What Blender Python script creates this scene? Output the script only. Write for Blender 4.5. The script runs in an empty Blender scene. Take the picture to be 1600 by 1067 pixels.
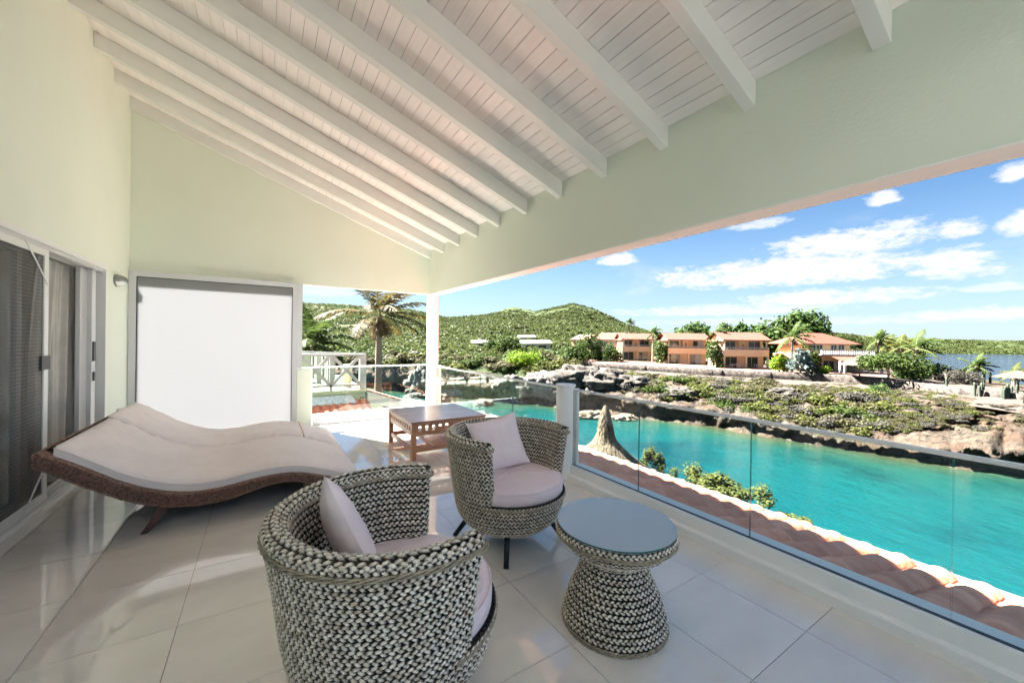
import bpy, math, random
import numpy as np
from mathutils import Vector, Matrix, noise as mnoise
rad = math.radians
S = bpy.context.scene
COL = S.collection
rnd = random.Random(7)
rng = np.random.RandomState(11)

# ------------------------------------------------------------------ camera, light, world
YAW, PITCH, ROLL, FPX = 0.56894, -0.0033, 0.013946, 604.5
CAMZ = 1.5
_f = np.array([math.sin(YAW)*math.cos(PITCH), math.cos(YAW)*math.cos(PITCH), math.sin(PITCH)])
_r = np.cross(_f, [0, 0, 1]); _r /= np.linalg.norm(_r); _u = np.cross(_r, _f)
_c, _s = math.cos(ROLL), math.sin(ROLL)
CAMM = np.array([_c*_r+_s*_u, -_s*_r+_c*_u, _f])
cam_d = bpy.data.cameras.new('camera'); cam = bpy.data.objects.new('camera', cam_d); COL.objects.link(cam)
cam_d.sensor_width = 36; cam_d.lens = FPX/1600*36; cam_d.clip_start = 0.05; cam_d.clip_end = 20000
Rm = Matrix(((CAMM[0][0], CAMM[1][0], -CAMM[2][0]), (CAMM[0][1], CAMM[1][1], -CAMM[2][1]), (CAMM[0][2], CAMM[1][2], -CAMM[2][2])))
cam.matrix_world = Matrix.Translation((0, 0, CAMZ)) @ Rm.to_4x4()
S.camera = cam

SUN_EL = rad(48.0); SUN_AZ = math.atan2(-0.50, 0.866)      # azimuth measured from +Y towards +X
sd = Vector((math.sin(SUN_AZ)*math.cos(SUN_EL), math.cos(SUN_AZ)*math.cos(SUN_EL), math.sin(SUN_EL)))
sun_d = bpy.data.lights.new('sun', 'SUN'); sun = bpy.data.objects.new('sun', sun_d); COL.objects.link(sun)
sun_d.energy = 4.2; sun_d.angle = rad(0.53); sun_d.color = (1.0, 0.955, 0.89)
sun.rotation_euler = (-sd).to_track_quat('-Z', 'Y').to_euler(); sun.location = (-5, 12, 20)
S.view_settings.view_transform = 'Standard'; S.view_settings.look = 'None'
S.view_settings.gamma = 1.0; S.view_settings.use_curve_mapping = False
S.view_settings.exposure = 4.15
S.render.engine = 'CYCLES'
S.cycles.use_denoising = True
S.cycles.max_bounces = 12; S.cycles.diffuse_bounces = 10; S.cycles.glossy_bounces = 5
S.cycles.transparent_max_bounces = 24; S.cycles.transmission_bounces = 8
S.cycles.sample_clamp_indirect = 0.0
S.cycles.caustics_reflective = False; S.cycles.caustics_refractive = False

def ray(px, py):
    return CAMM.T @ np.array([(px-800)/FPX, -(py-533.5)/FPX, 1.0])
def at(px, py, ax, val):                      # point on a photo ray where coordinate ax reaches val
    d = ray(px, py); o = np.array([0, 0, CAMZ]); return o + d*(val-o[ax])/d[ax]
FH = np.array([math.sin(YAW), math.cos(YAW)]); RH = np.array([math.cos(YAW), -math.sin(YAW)])
def hor(px): return 531.5 + 0.01395*(px-800)
def gp(px, d):                                # ground point at depth d
    p = FH*d + RH*((px-800)/FPX*d); return float(p[0]), float(p[1])
def zp(px, py, d): return CAMZ - (py-hor(px))/FPX*d

# world: nishita sky with clouds by direction
W = bpy.data.worlds.new('World'); S.world = W; W.use_nodes = True
nt = W.node_tree; nt.nodes.clear()
def N(t, **k):
    n = nt.nodes.new(t)
    for a, b in k.items(): setattr(n, a, b)
    return n
def M(op, a, b=None, c=None, clamp=False):
    n = N('ShaderNodeMath', operation=op); n.use_clamp = clamp
    for i, v in enumerate((a, b, c)):
        if v is None: continue
        if isinstance(v, (int, float)): n.inputs[i].default_value = v
        else: nt.links.new(v, n.inputs[i])
    return n.outputs[0]
sky = N('ShaderNodeTexSky', sky_type='NISHITA'); sky.sun_disc = False
sky.sun_elevation = SUN_EL; sky.sun_rotation = SUN_AZ; sky.air_density = 1.0; sky.dust_density = 0.4; sky.ozone_density = 2.5; sky.altitude = 0
tc = N('ShaderNodeTexCoord'); sep = N('ShaderNodeSeparateXYZ'); nt.links.new(tc.outputs['Generated'], sep.inputs[0])
az = M('ARCTAN2', sep.outputs[0], sep.outputs[1]); el = M('ARCSINE', sep.outputs[2])
cmb = N('ShaderNodeCombineXYZ'); nt.links.new(M('MULTIPLY', az, 1.0), cmb.inputs[0]); nt.links.new(M('MULTIPLY', el, 2.3), cmb.inputs[1])
def wnoise(scale, det, off=0.0):
    n = N('ShaderNodeTexNoise'); n.inputs['Scale'].default_value = scale; n.inputs['Detail'].default_value = det; n.inputs['Roughness'].default_value = 0.6
    mp = N('ShaderNodeMapping'); mp.inputs['Location'].default_value = (off, off*0.7, off*0.3)
    nt.links.new(cmb.outputs[0], mp.inputs[0]); nt.links.new(mp.outputs[0], n.inputs['Vector']); return n.outputs['Fac']
n1 = wnoise(12, 8); n2 = wnoise(52, 7, 3.0); n3 = wnoise(4.5, 5, 9.0)
jit = M('ADD', M('MULTIPLY', M('SUBTRACT', n1, 0.5), 3.6), M('MULTIPLY', M('SUBTRACT', n2, 0.5), 3.4))
CL = [(1210, 430, 175, 23, 1.0), (1325, 382, 112, 22, 1.0), (1490, 418, 66, 24, .95), (1300, 466, 125, 13, .9), (1120, 486, 150, 9, .7), (1540, 492, 150, 10, .75),
      (1497, 360, 36, 15, .95), (1378, 313, 26, 11, .9), (1185, 352, 42, 8, .7), (967, 407, 27, 10, .9), (1400, 354, 16, 8, .8), (1592, 272, 34, 14, .9),
      (1600, 352, 40, 20, .9), (500, 456, 70, 9, .6), (1260, 503, 260, 7, .5), (1740, 420, 90, 30, .9), (1560, 450, 60, 7, .6), (300, 430, 120, 20, .8), (1950, 350, 120, 30, .9)]
tot = None
for (cx, cy, hw, hh, am) in CL:
    d = ray(cx, cy); d = d/np.linalg.norm(d); a0 = math.atan2(d[0], d[1]); e0 = math.asin(d[2])
    k = 1.0/(1+((cx-800)/FPX)**2)
    wa = hw/FPX*k; we = hh/FPX*math.sqrt(k)
    ua = M('DIVIDE', M('SUBTRACT', az, a0), wa); ue = M('DIVIDE', M('SUBTRACT', el, e0), we)
    # flatter base: stretch lower half
    ue2 = M('MULTIPLY', ue, M('ADD', 1.0, M('MULTIPLY', M('LESS_THAN', ue, 0.0), 0.5)))
    r2 = M('ADD', M('MULTIPLY', ua, ua), M('MULTIPLY', ue2, ue2))
    v = M('MULTIPLY', M('MULTIPLY', M('ADD', M('SUBTRACT', 1.75, r2), jit), 0.72, clamp=True), am)
    v2 = M('MULTIPLY', v, M('LESS_THAN', r2, 4.0))
    tot = v2 if tot is None else M('MAXIMUM', tot, v2)
gen = M('MULTIPLY', M('MULTIPLY', M('SUBTRACT', n3, 0.56), 5.0, clamp=True), M('MULTIPLY', M('ADD', n1, 0.0), 0.7))
gen = M('MULTIPLY', gen, M('MULTIPLY', el, 8.0, clamp=True))
tot = M('MAXIMUM', tot, gen)
hz = M('MULTIPLY', M('POWER', M('SUBTRACT', 1.0, M('MULTIPLY', M('ABSOLUTE', el), 2.6, clamp=True)), 2.0), 0.85)
tint = N('ShaderNodeMix', data_type='RGBA', blend_type='MULTIPLY'); tint.inputs[0].default_value = 1.0; tint.inputs[7].default_value = (0.128, 0.180, 0.215, 1); nt.links.new(sky.outputs[0], tint.inputs[6])
hzm = N('ShaderNodeMix', data_type='RGBA'); nt.links.new(hz, hzm.inputs[0]); nt.links.new(tint.outputs[2], hzm.inputs[6]); hzm.inputs[7].default_value = (.94, 1.11, 1.22, 1)
mix = N('ShaderNodeMix', data_type='RGBA'); nt.links.new(tot, mix.inputs[0]); nt.links.new(hzm.outputs[2], mix.inputs[6])
shade = N('ShaderNodeMix', data_type='RGBA'); nt.links.new(M('MULTIPLY', n2, 1.0, clamp=True), shade.inputs[0])
shade.inputs[6].default_value = (1.08, 1.12, 1.18, 1); shade.inputs[7].default_value = (1.36, 1.37, 1.38, 1)
nt.links.new(shade.outputs[2], mix.inputs[7])
bg = N('ShaderNodeBackground'); bg.inputs['Strength'].default_value = 0.05
nt.links.new(mix.outputs[2], bg.inputs['Color'])
out = N('ShaderNodeOutputWorld'); nt.links.new(bg.outputs[0], out.inputs[0])

# ------------------------------------------------------------------ materials
MATS = {}
def mat(name, col, rough=0.6, col2=None, nscale=5.0, ndet=4, bump=0.0, bscale=None, spec=0.5, metal=0.0, coord='Object', stretch=None, rand=0.0, lo=0.35, hi=0.65, coat=0.0):
    if name in MATS: return MATS[name]
    m = bpy.data.materials.new(name); m.use_nodes = True; t = m.node_tree
    b = t.nodes['Principled BSDF']; b.inputs['Base Color'].default_value = (*col, 1); b.inputs['Roughness'].default_value = rough
    b.inputs['Specular IOR Level'].default_value = spec; b.inputs['Metallic'].default_value = metal; b.inputs['Coat Weight'].default_value = coat
    tcn = t.nodes.new('ShaderNodeTexCoord'); mp = t.nodes.new('ShaderNodeMapping')
    t.links.new(tcn.outputs[coord], mp.inputs[0])
    if stretch: mp.inputs['Scale'].default_value = stretch
    if rand:
        oi = t.nodes.new('ShaderNodeObjectInfo'); cb = t.nodes.new('ShaderNodeVectorMath'); cb.operation = 'SCALE'
        cb.inputs[0].default_value = (37, 91, 53); t.links.new(oi.outputs['Random'], cb.inputs['Scale']); t.links.new(cb.outputs[0], mp.inputs['Location'])
    if col2 is not None:
        nz = t.nodes.new('ShaderNodeTexNoise'); nz.inputs['Scale'].default_value = nscale; nz.inputs['Detail'].default_value = ndet; nz.inputs['Roughness'].default_value = 0.6
        t.links.new(mp.outputs[0], nz.inputs['Vector'])
        rp = t.nodes.new('ShaderNodeValToRGB'); rp.color_ramp.elements[0].position = lo; rp.color_ramp.elements[1].position = hi
        rp.color_ramp.elements[0].color = (*col, 1); rp.color_ramp.elements[1].color = (*col2, 1)
        t.links.new(nz.outputs['Fac'], rp.inputs[0])
        last = rp.outputs[0]
        if rand:
            hs = t.nodes.new('ShaderNodeHueSaturation'); oi2 = t.nodes.new('ShaderNodeObjectInfo')
            mr = t.nodes.new('ShaderNodeMapRange'); mr.inputs[3].default_value = 1-rand; mr.inputs[4].default_value = 1+rand
            t.links.new(oi2.outputs['Random'], mr.inputs[0]); t.links.new(mr.outputs[0], hs.inputs['Value']); t.links.new(last, hs.inputs['Color']); last = hs.outputs[0]
        t.links.new(last, b.inputs['Base Color'])
    if bump:
        nb = t.nodes.new('ShaderNodeTexNoise'); nb.inputs['Scale'].default_value = bscale or nscale; nb.inputs['Detail'].default_value = 5
        t.links.new(mp.outputs[0], nb.inputs['Vector'])
        bp = t.nodes.new('ShaderNodeBump'); bp.inputs['Strength'].default_value = bump; bp.inputs['Distance'].default_value = 0.02
        t.links.new(nb.outputs['Fac'], bp.inputs['Height']); t.links.new(bp.outputs[0], b.inputs['Normal'])
    MATS[name] = m; return m
def leafmat(name, c1, c2, scale=0.8, trans=0.35):
    if name in MATS: return MATS[name]
    m = bpy.data.materials.new(name); m.use_nodes = True; t = m.node_tree; t.nodes.clear()
    o = t.nodes.new('ShaderNodeOutputMaterial'); d = t.nodes.new('ShaderNodeBsdfPrincipled'); tr = t.nodes.new('ShaderNodeBsdfTranslucent')
    d.inputs['Roughness'].default_value = 0.55; d.inputs['Specular IOR Level'].default_value = 0.08
    geo = t.nodes.new('ShaderNodeNewGeometry'); nz = t.nodes.new('ShaderNodeTexNoise'); nz.inputs['Scale'].default_value = scale; nz.inputs['Detail'].default_value = 6; nz.inputs['Roughness'].default_value = 0.75
    t.links.new(geo.outputs['Position'], nz.inputs['Vector'])
    mixf = t.nodes.new('ShaderNodeMath'); mixf.operation = 'ADD'; ri = t.nodes.new('ShaderNodeMath'); ri.operation = 'MULTIPLY'; ri.inputs[1].default_value = 0.35
    t.links.new(geo.outputs['Random Per Island'], ri.inputs[0]); t.links.new(nz.outputs['Fac'], mixf.inputs[0]); t.links.new(ri.outputs[0], mixf.inputs[1])
    rp = t.nodes.new('ShaderNodeValToRGB'); rp.color_ramp.elements[0].position = 0.45; rp.color_ramp.elements[1].position = 0.85
    rp.color_ramp.elements[0].color = (*c1, 1); rp.color_ramp.elements[1].color = (*c2, 1)
    t.links.new(mixf.outputs[0], rp.inputs[0]); t.links.new(rp.outputs[0], d.inputs['Base Color']); t.links.new(rp.outputs[0], tr.inputs['Color'])
    ms = t.nodes.new('ShaderNodeMixShader'); ms.inputs[0].default_value = trans
    t.links.new(d.outputs[0], ms.inputs[1]); t.links.new(tr.outputs[0], ms.inputs[2]); t.links.new(ms.outputs[0], o.inputs[0])
    MATS[name] = m; return m
def glassmat(name, tint=(0.93, 0.97, 0.95), refl=1.0, milky=0.0, rough=0.0):
    if name in MATS: return MATS[name]
    m = bpy.data.materials.new(name); m.use_nodes = True; t = m.node_tree; t.nodes.clear()
    o = t.nodes.new('ShaderNodeOutputMaterial'); tr = t.nodes.new('ShaderNodeBsdfTransparent'); tr.inputs[0].default_value = (*tint, 1)
    g = t.nodes.new('ShaderNodeBsdfGlossy'); g.inputs['Roughness'].default_value = rough; g.inputs[0].default_value = (1, 1, 1, 1)
    fr = t.nodes.new('ShaderNodeFresnel'); gb_ = t.nodes.new('ShaderNodeNewGeometry'); ir = t.nodes.new('ShaderNodeMapRange')
    ir.inputs[3].default_value = 1.5; ir.inputs[4].default_value = 1/1.5; t.links.new(gb_.outputs['Backfacing'], ir.inputs[0]); t.links.new(ir.outputs[0], fr.inputs[0])
    mu = t.nodes.new('ShaderNodeMath'); mu.operation = 'MULTIPLY'; mu.inputs[1].default_value = refl; t.links.new(fr.outputs[0], mu.inputs[0])
    base = tr.outputs[0]
    if milky:
        df = t.nodes.new('ShaderNodeBsdfDiffuse'); df.inputs[0].default_value = (0.84, 0.92, 0.96, 1)
        mm = t.nodes.new('ShaderNodeMixShader'); mm.inputs[0].default_value = milky; t.links.new(tr.outputs[0], mm.inputs[1]); t.links.new(df.outputs[0], mm.inputs[2]); base = mm.outputs[0]
    ms = t.nodes.new('ShaderNodeMixShader'); t.links.new(mu.outputs[0], ms.inputs[0]); t.links.new(base, ms.inputs[1]); t.links.new(g.outputs[0], ms.inputs[2])
    t.links.new(ms.outputs[0], o.inputs[0]); MATS[name] = m; return m

WALLG = mat('wall_paint', (0.705, 0.755, 0.655), 0.75, (0.735, 0.785, 0.69), 0.9, 8, bump=0.16, bscale=50)
WHITE = mat('white_paint', (0.86, 0.85, 0.83), 0.45, (0.87, 0.865, 0.845), 2.0)
BOARD = mat('board_paint', (0.85, 0.815, 0.79), 0.5, (0.89, 0.865, 0.84), 6, stretch=(8, .6, 8), rand=0.03, bump=0.1, bscale=20)
CEILB = mat('board_gap', (0.42, 0.40, 0.38), 0.9)
ALU = mat('aluminium_frame', (0.62, 0.62, 0.63), 0.35, metal=0.25)
ALUW = mat('white_powder_coat', (0.74, 0.75, 0.74), 0.35)
KERB = mat('kerb_paint', (0.76, 0.785, 0.80), 0.45, (0.80, 0.82, 0.83), 3)
BLACK = mat('black_gasket', (0.012, 0.012, 0.014), 0.4)
TILE = mat('floor_tile', (0.69, 0.645, 0.595), 0.03, (0.78, 0.735, 0.69), 2.2, 9, rand=0.03, lo=.3, hi=.7, stretch=(1, 2.2, 1), spec=0.9, coat=0.6)
GROUT = mat('grout', (0.26, 0.235, 0.21), 0.8)
GLASS = glassmat('balustrade_glass')
GLEDGE = mat('glass_edge', (0.05, 0.14, 0.13), 0.15)
DOORGL = glassmat('door_glass', (0.8, 0.85, 0.83), 1.6)
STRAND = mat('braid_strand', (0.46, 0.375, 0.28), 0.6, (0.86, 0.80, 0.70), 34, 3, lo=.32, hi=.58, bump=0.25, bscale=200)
def cavity_darken(m, dark, lo, hi):       # cavity darkening: strand colour stays pale on high relief, goes dark in the grooves
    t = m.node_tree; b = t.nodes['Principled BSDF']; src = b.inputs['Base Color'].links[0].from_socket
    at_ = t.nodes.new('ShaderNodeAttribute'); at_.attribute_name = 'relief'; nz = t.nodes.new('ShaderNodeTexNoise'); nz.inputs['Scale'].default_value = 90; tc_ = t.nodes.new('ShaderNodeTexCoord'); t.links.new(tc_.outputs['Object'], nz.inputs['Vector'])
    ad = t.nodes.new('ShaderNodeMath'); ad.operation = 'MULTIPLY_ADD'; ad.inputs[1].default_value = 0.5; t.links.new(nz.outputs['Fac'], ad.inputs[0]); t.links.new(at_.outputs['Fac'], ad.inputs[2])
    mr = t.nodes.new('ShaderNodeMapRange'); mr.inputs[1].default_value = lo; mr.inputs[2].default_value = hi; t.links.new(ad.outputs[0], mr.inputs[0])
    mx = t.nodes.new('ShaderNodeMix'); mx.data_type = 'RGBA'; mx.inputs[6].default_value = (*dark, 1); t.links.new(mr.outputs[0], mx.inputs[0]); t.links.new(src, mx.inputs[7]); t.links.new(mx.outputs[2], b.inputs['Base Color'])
cavity_darken(STRAND, (0.030, 0.020, 0.012), 0.58, 1.06)
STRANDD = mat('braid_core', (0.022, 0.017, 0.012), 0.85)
WITHE = mat('withe', (0.24, 0.19, 0.13), 0.5, (0.42, 0.36, 0.27), 45, 4, bump=0.3, bscale=150)
CUSH = mat('cushion_fabric', (0.76, 0.63, 0.665), 0.85, (0.80, 0.68, 0.71), 3, bump=0.8, bscale=9)
CUSHD = mat('daybed_fabric', (0.76, 0.685, 0.675), 0.9, (0.81, 0.735, 0.72), 3, bump=0.5, bscale=7)
STRAP = mat('strap', (0.62, 0.40, 0.30), 0.8)
LEGB = mat('black_leg', (0.012, 0.012, 0.013), 0.35)
BROWNW = mat('brown_rattan', (0.045, 0.020, 0.014), 0.45, (0.24, 0.125, 0.09), 60, 5, bump=0.4, bscale=150)
BROWNK = mat('brown_rattan_knot', (0.085, 0.040, 0.028), 0.45, (0.42, 0.24, 0.17), 45, 5, bump=0.4, bscale=150)
DBROWN = mat('dark_brown_wood', (0.035, 0.014, 0.012), 0.35, (0.07, 0.028, 0.022), 12, stretch=(1, 1, .1))
TEAK = mat('teak', (0.38, 0.165, 0.080), 0.38, (0.55, 0.28, 0.15), 7, 6, stretch=(.6, 9, 9), bump=0.1, bscale=30)
TEAKTOP = mat('teak_top', (0.34, 0.165, 0.105), 0.20, (0.46, 0.255, 0.18), 6, 6, stretch=(.5, 9, 9), rand=.05)
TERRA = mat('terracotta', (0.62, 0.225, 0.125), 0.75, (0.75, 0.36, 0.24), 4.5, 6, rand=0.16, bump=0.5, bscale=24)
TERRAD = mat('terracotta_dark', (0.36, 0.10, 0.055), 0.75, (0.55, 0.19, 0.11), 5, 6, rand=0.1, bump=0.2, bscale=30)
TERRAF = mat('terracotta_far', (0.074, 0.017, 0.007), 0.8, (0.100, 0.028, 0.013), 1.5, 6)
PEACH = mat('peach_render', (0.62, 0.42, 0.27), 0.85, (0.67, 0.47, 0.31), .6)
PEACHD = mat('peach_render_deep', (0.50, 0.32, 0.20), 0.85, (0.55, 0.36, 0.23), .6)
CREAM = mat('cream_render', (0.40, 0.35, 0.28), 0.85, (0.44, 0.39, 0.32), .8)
FWHITE = mat('far_white', (0.42, 0.42, 0.41), 0.7, (0.37, 0.37, 0.36), 1.0)
WINDK = mat('dark_window', (0.03, 0.035, 0.045), 0.12)
CURTF = mat('far_curtain', (0.35, 0.38, 0.45), 0.8)
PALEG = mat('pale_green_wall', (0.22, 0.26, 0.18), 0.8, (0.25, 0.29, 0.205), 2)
FWHITE2 = mat('weathered_white', (0.22, 0.22, 0.215), 0.6, (0.15, 0.15, 0.145), 3, lo=.4, hi=.75)
FLASH = mat('grey_flashing', (0.28, 0.31, 0.34), 0.6, (0.42, 0.45, 0.48), 14)
TRUNK = mat('palm_trunk', (0.16, 0.115, 0.085), 0.9, (0.30, 0.235, 0.18), 9, 5, stretch=(1, 1, 6), bump=0.6, bscale=20)
BARK = mat('bark', (0.12, 0.09, 0.07), 0.9, (0.22, 0.17, 0.14), 6, bump=0.5)
THATCH = mat('thatch', (0.035, 0.025, 0.016), 0.95, (0.22, 0.165, 0.11), 26, 5, stretch=(1, 1, .07), bump=1.0, bscale=40)
ROCK = mat('rock', (0.025, 0.023, 0.021), 0.95, (0.15, 0.135, 0.115), 1.1, 9, bump=0.9, bscale=3, lo=.38, hi=.62, coord='Object')
CURT = mat('curtain', (0.40, 0.385, 0.36), 0.9, (0.50, 0.485, 0.46), 4)
ROOMW = mat('room_wall', (0.55, 0.53, 0.48), 0.9)
CONC = mat('concrete', (0.45, 0.42, 0.38), 0.9, (0.55, 0.52, 0.47), 2)
CACT = mat('cactus_skin', (0.018, 0.030, 0.017), 0.8, (0.036, 0.050, 0.030), 3)

# frosted pane
FROST = bpy.data.materials.new('frosted_pane'); FROST.use_nodes = True; t = FROST.node_tree; t.nodes.clear()
o = t.nodes.new('ShaderNodeOutputMaterial'); a = t.nodes.new('ShaderNodeBsdfTranslucent'); a.inputs[0].default_value = (0.295, 0.298, 0.306, 1)
b = t.nodes.new('ShaderNodeBsdfPrincipled'); b.inputs['Base Color'].default_value = (0.8, 0.8, 0.79, 1); b.inputs['Roughness'].default_value = 0.4
ms = t.nodes.new('ShaderNodeMixShader'); ms.inputs[0].default_value = 0.25
t.links.new(a.outputs[0], ms.inputs[1]); t.links.new(b.outputs[0], ms.inputs[2]); t.links.new(ms.outputs[0], o.inputs[0])
# insect screen mesh
SCREEN = bpy.data.materials.new('screen_mesh'); SCREEN.use_nodes = True; t = SCREEN.node_tree; t.nodes.clear()
o = t.nodes.new('ShaderNodeOutputMaterial'); a = t.nodes.new('ShaderNodeBsdfTransparent'); b = t.nodes.new('ShaderNodeBsdfDiffuse'); b.inputs[0].default_value = (0.17, 0.17, 0.17, 1)
ms = t.nodes.new('ShaderNodeMixShader'); wv = t.nodes.new('ShaderNodeTexWave'); wv.inputs['Scale'].default_value = 11; wv.bands_direction = 'Z'; wv.inputs['Distortion'].default_value = 1.5
tcn = t.nodes.new('ShaderNodeTexCoord'); t.links.new(tcn.outputs['Object'], wv.inputs[0])
mr = t.nodes.new('ShaderNodeMapRange'); mr.inputs[3].default_value = 0.42; mr.inputs[4].default_value = 0.52; t.links.new(wv.outputs['Fac'], mr.inputs[0]); t.links.new(mr.outputs[0], ms.inputs[0])
t.links.new(a.outputs[0], ms.inputs[1]); t.links.new(b.outputs[0], ms.inputs[2]); t.links.new(ms.outputs[0], o.inputs[0])
# ------------------------------------------------------------------ mesh helpers
class MB:
    def __init__(s): s.v = []; s.f = []; s.n = 0; s.mi = []
    def add(s, v, f, mi=0):
        v = [tuple(map(float, p)) for p in v]; s.v += v; s.f += [tuple(int(i)+s.n for i in q) for q in f]; s.mi += [mi]*len(f); s.n += len(v); return s
    def box(s, x0, x1, y0, y1, z0, z1, mi=0):
        return s.add([(x0, y0, z0), (x1, y0, z0), (x1, y1, z0), (x0, y1, z0), (x0, y0, z1), (x1, y0, z1), (x1, y1, z1), (x0, y1, z1)],
                     [(0, 3, 2, 1), (4, 5, 6, 7), (0, 1, 5, 4), (1, 2, 6, 5), (2, 3, 7, 6), (3, 0, 4, 7)], mi)
    def bar(s, p, q, w, h, mi=0, up=(0, 0, 1)):
        p = Vector(p); q = Vector(q); d = (q-p).normalized(); u = Vector(up); r = d.cross(u)
        if r.length < 1e-5: r = d.cross(Vector((1, 0, 0)))
        r.normalize(); u = r.cross(d).normalized(); V = []
        for c in (p, q):
            for a, b in ((-1, -1), (1, -1), (1, 1), (-1, 1)): V.append(c+r*(a*w/2)+u*(b*h/2))
        return s.add(V, [(0, 1, 2, 3), (7, 6, 5, 4), (0, 4, 5, 1), (1, 5, 6, 2), (2, 6, 7, 3), (3, 7, 4, 0)], mi)
    def tube(s, pts, rs, n=8, caps=True, mi=0):
        P = [Vector(p) for p in pts]; k = len(P); rs = rs if hasattr(rs, '__len__') else [rs]*k; V = []; prev = None
        for i in range(k):
            d = (P[min(i+1, k-1)]-P[max(i-1, 0)]).normalized()
            if prev is None:
                a = Vector((0, 0, 1)) if abs(d.z) < .9 else Vector((1, 0, 0)); r = d.cross(a).normalized()
            else: r = (prev-d*prev.dot(d)).normalized()
            prev = r; u = d.cross(r)
            for j in range(n):
                t = 2*math.pi*j/n; V.append(P[i]+(r*math.cos(t)+u*math.sin(t))*rs[i])
        F = [(i*n+j, i*n+(j+1) % n, (i+1)*n+(j+1) % n, (i+1)*n+j) for i in range(k-1) for j in range(n)]
        if caps: F += [tuple(range(n))[::-1], tuple((k-1)*n+j for j in range(n))]
        return s.add(V, F, mi)
    def lathe(s, prof, n=48, c=(0, 0), mi=0):
        V = [(c[0]+r*math.cos(2*math.pi*j/n), c[1]+r*math.sin(2*math.pi*j/n), z) for r, z in prof for j in range(n)]
        F = [(i*n+j, i*n+(j+1) % n, (i+1)*n+(j+1) % n, (i+1)*n+j) for i in range(len(prof)-1) for j in range(n)]
        return s.add(V, F, mi)
    def mesh(s, name, mats, smooth=False):
        me = bpy.data.meshes.new(name); me.from_pydata(s.v, [], s.f); me.update()
        for m in (mats if isinstance(mats, (list, tuple)) else [mats]): me.materials.append(m)
        if any(s.mi): me.polygons.foreach_set('material_index', s.mi)
        if smooth: me.polygons.foreach_set('use_smooth', [True]*len(me.polygons))
        return me
    def build(s, name, mats, parent=None, smooth=False, bevel=0.0):
        o = link(name, s.mesh(name, mats, smooth), parent)
        if bevel:
            b = o.modifiers.new('bevel', 'BEVEL'); b.width = bevel; b.segments = 2; b.limit_method = 'ANGLE'
        return o
def link(name, me, parent=None, loc=None):
    o = bpy.data.objects.new(name, me); COL.objects.link(o)
    if parent is not None: o.parent = parent
    if loc is not None: o.location = loc
    return o
def fastmesh(name, V, Q, mats, smooth=True, mi=None):
    V = np.asarray(V, np.float32); Q = np.asarray(Q, np.int32); k = Q.shape[1]
    me = bpy.data.meshes.new(name); me.vertices.add(len(V)); me.vertices.foreach_set('co', V.ravel())
    me.loops.add(Q.size); me.loops.foreach_set('vertex_index', Q.ravel()); me.polygons.add(len(Q))
    me.polygons.foreach_set('loop_start', np.arange(0, Q.size, k, dtype=np.int32)); me.polygons.foreach_set('loop_total', np.full(len(Q), k, np.int32))
    if smooth: me.polygons.foreach_set('use_smooth', np.ones(len(Q), bool))
    for m in (mats if isinstance(mats, (list, tuple)) else [mats]): me.materials.append(m)
    if mi is not None: me.polygons.foreach_set('material_index', np.asarray(mi, np.int32))
    me.update(calc_edges=True); return me
def tag(o, label=None, cat=None, group=None, kind=None):
    if label: o['label'] = label
    if cat: o['category'] = cat
    if group: o['group'] = group
    if kind: o['kind'] = kind
    return o
def thing(name, label, cat, loc=(0, 0, 0), rz=0.0, group=None):
    o = bpy.data.objects.new(name, None); COL.objects.link(o); o.location = loc; o.rotation_euler = (0, 0, rz); o.empty_display_size = .2
    return tag(o, label, cat, group)
def struct(o): o['kind'] = 'structure'; return o
def kids(o): return [c for c in bpy.data.objects if c.parent == o]
def copy_tree(o, parent=None, loc=None, rz=None, scale=None, label=None):
    c = o.copy(); COL.objects.link(c); c.parent = parent
    if loc is not None: c.location = loc
    if rz is not None: c.rotation_euler = (0, 0, rz)
    if scale is not None: c.scale = (scale,)*3 if not hasattr(scale, '__len__') else scale
    if label: c['label'] = label
    for ch in kids(o): copy_tree(ch, c)
    return c
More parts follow.
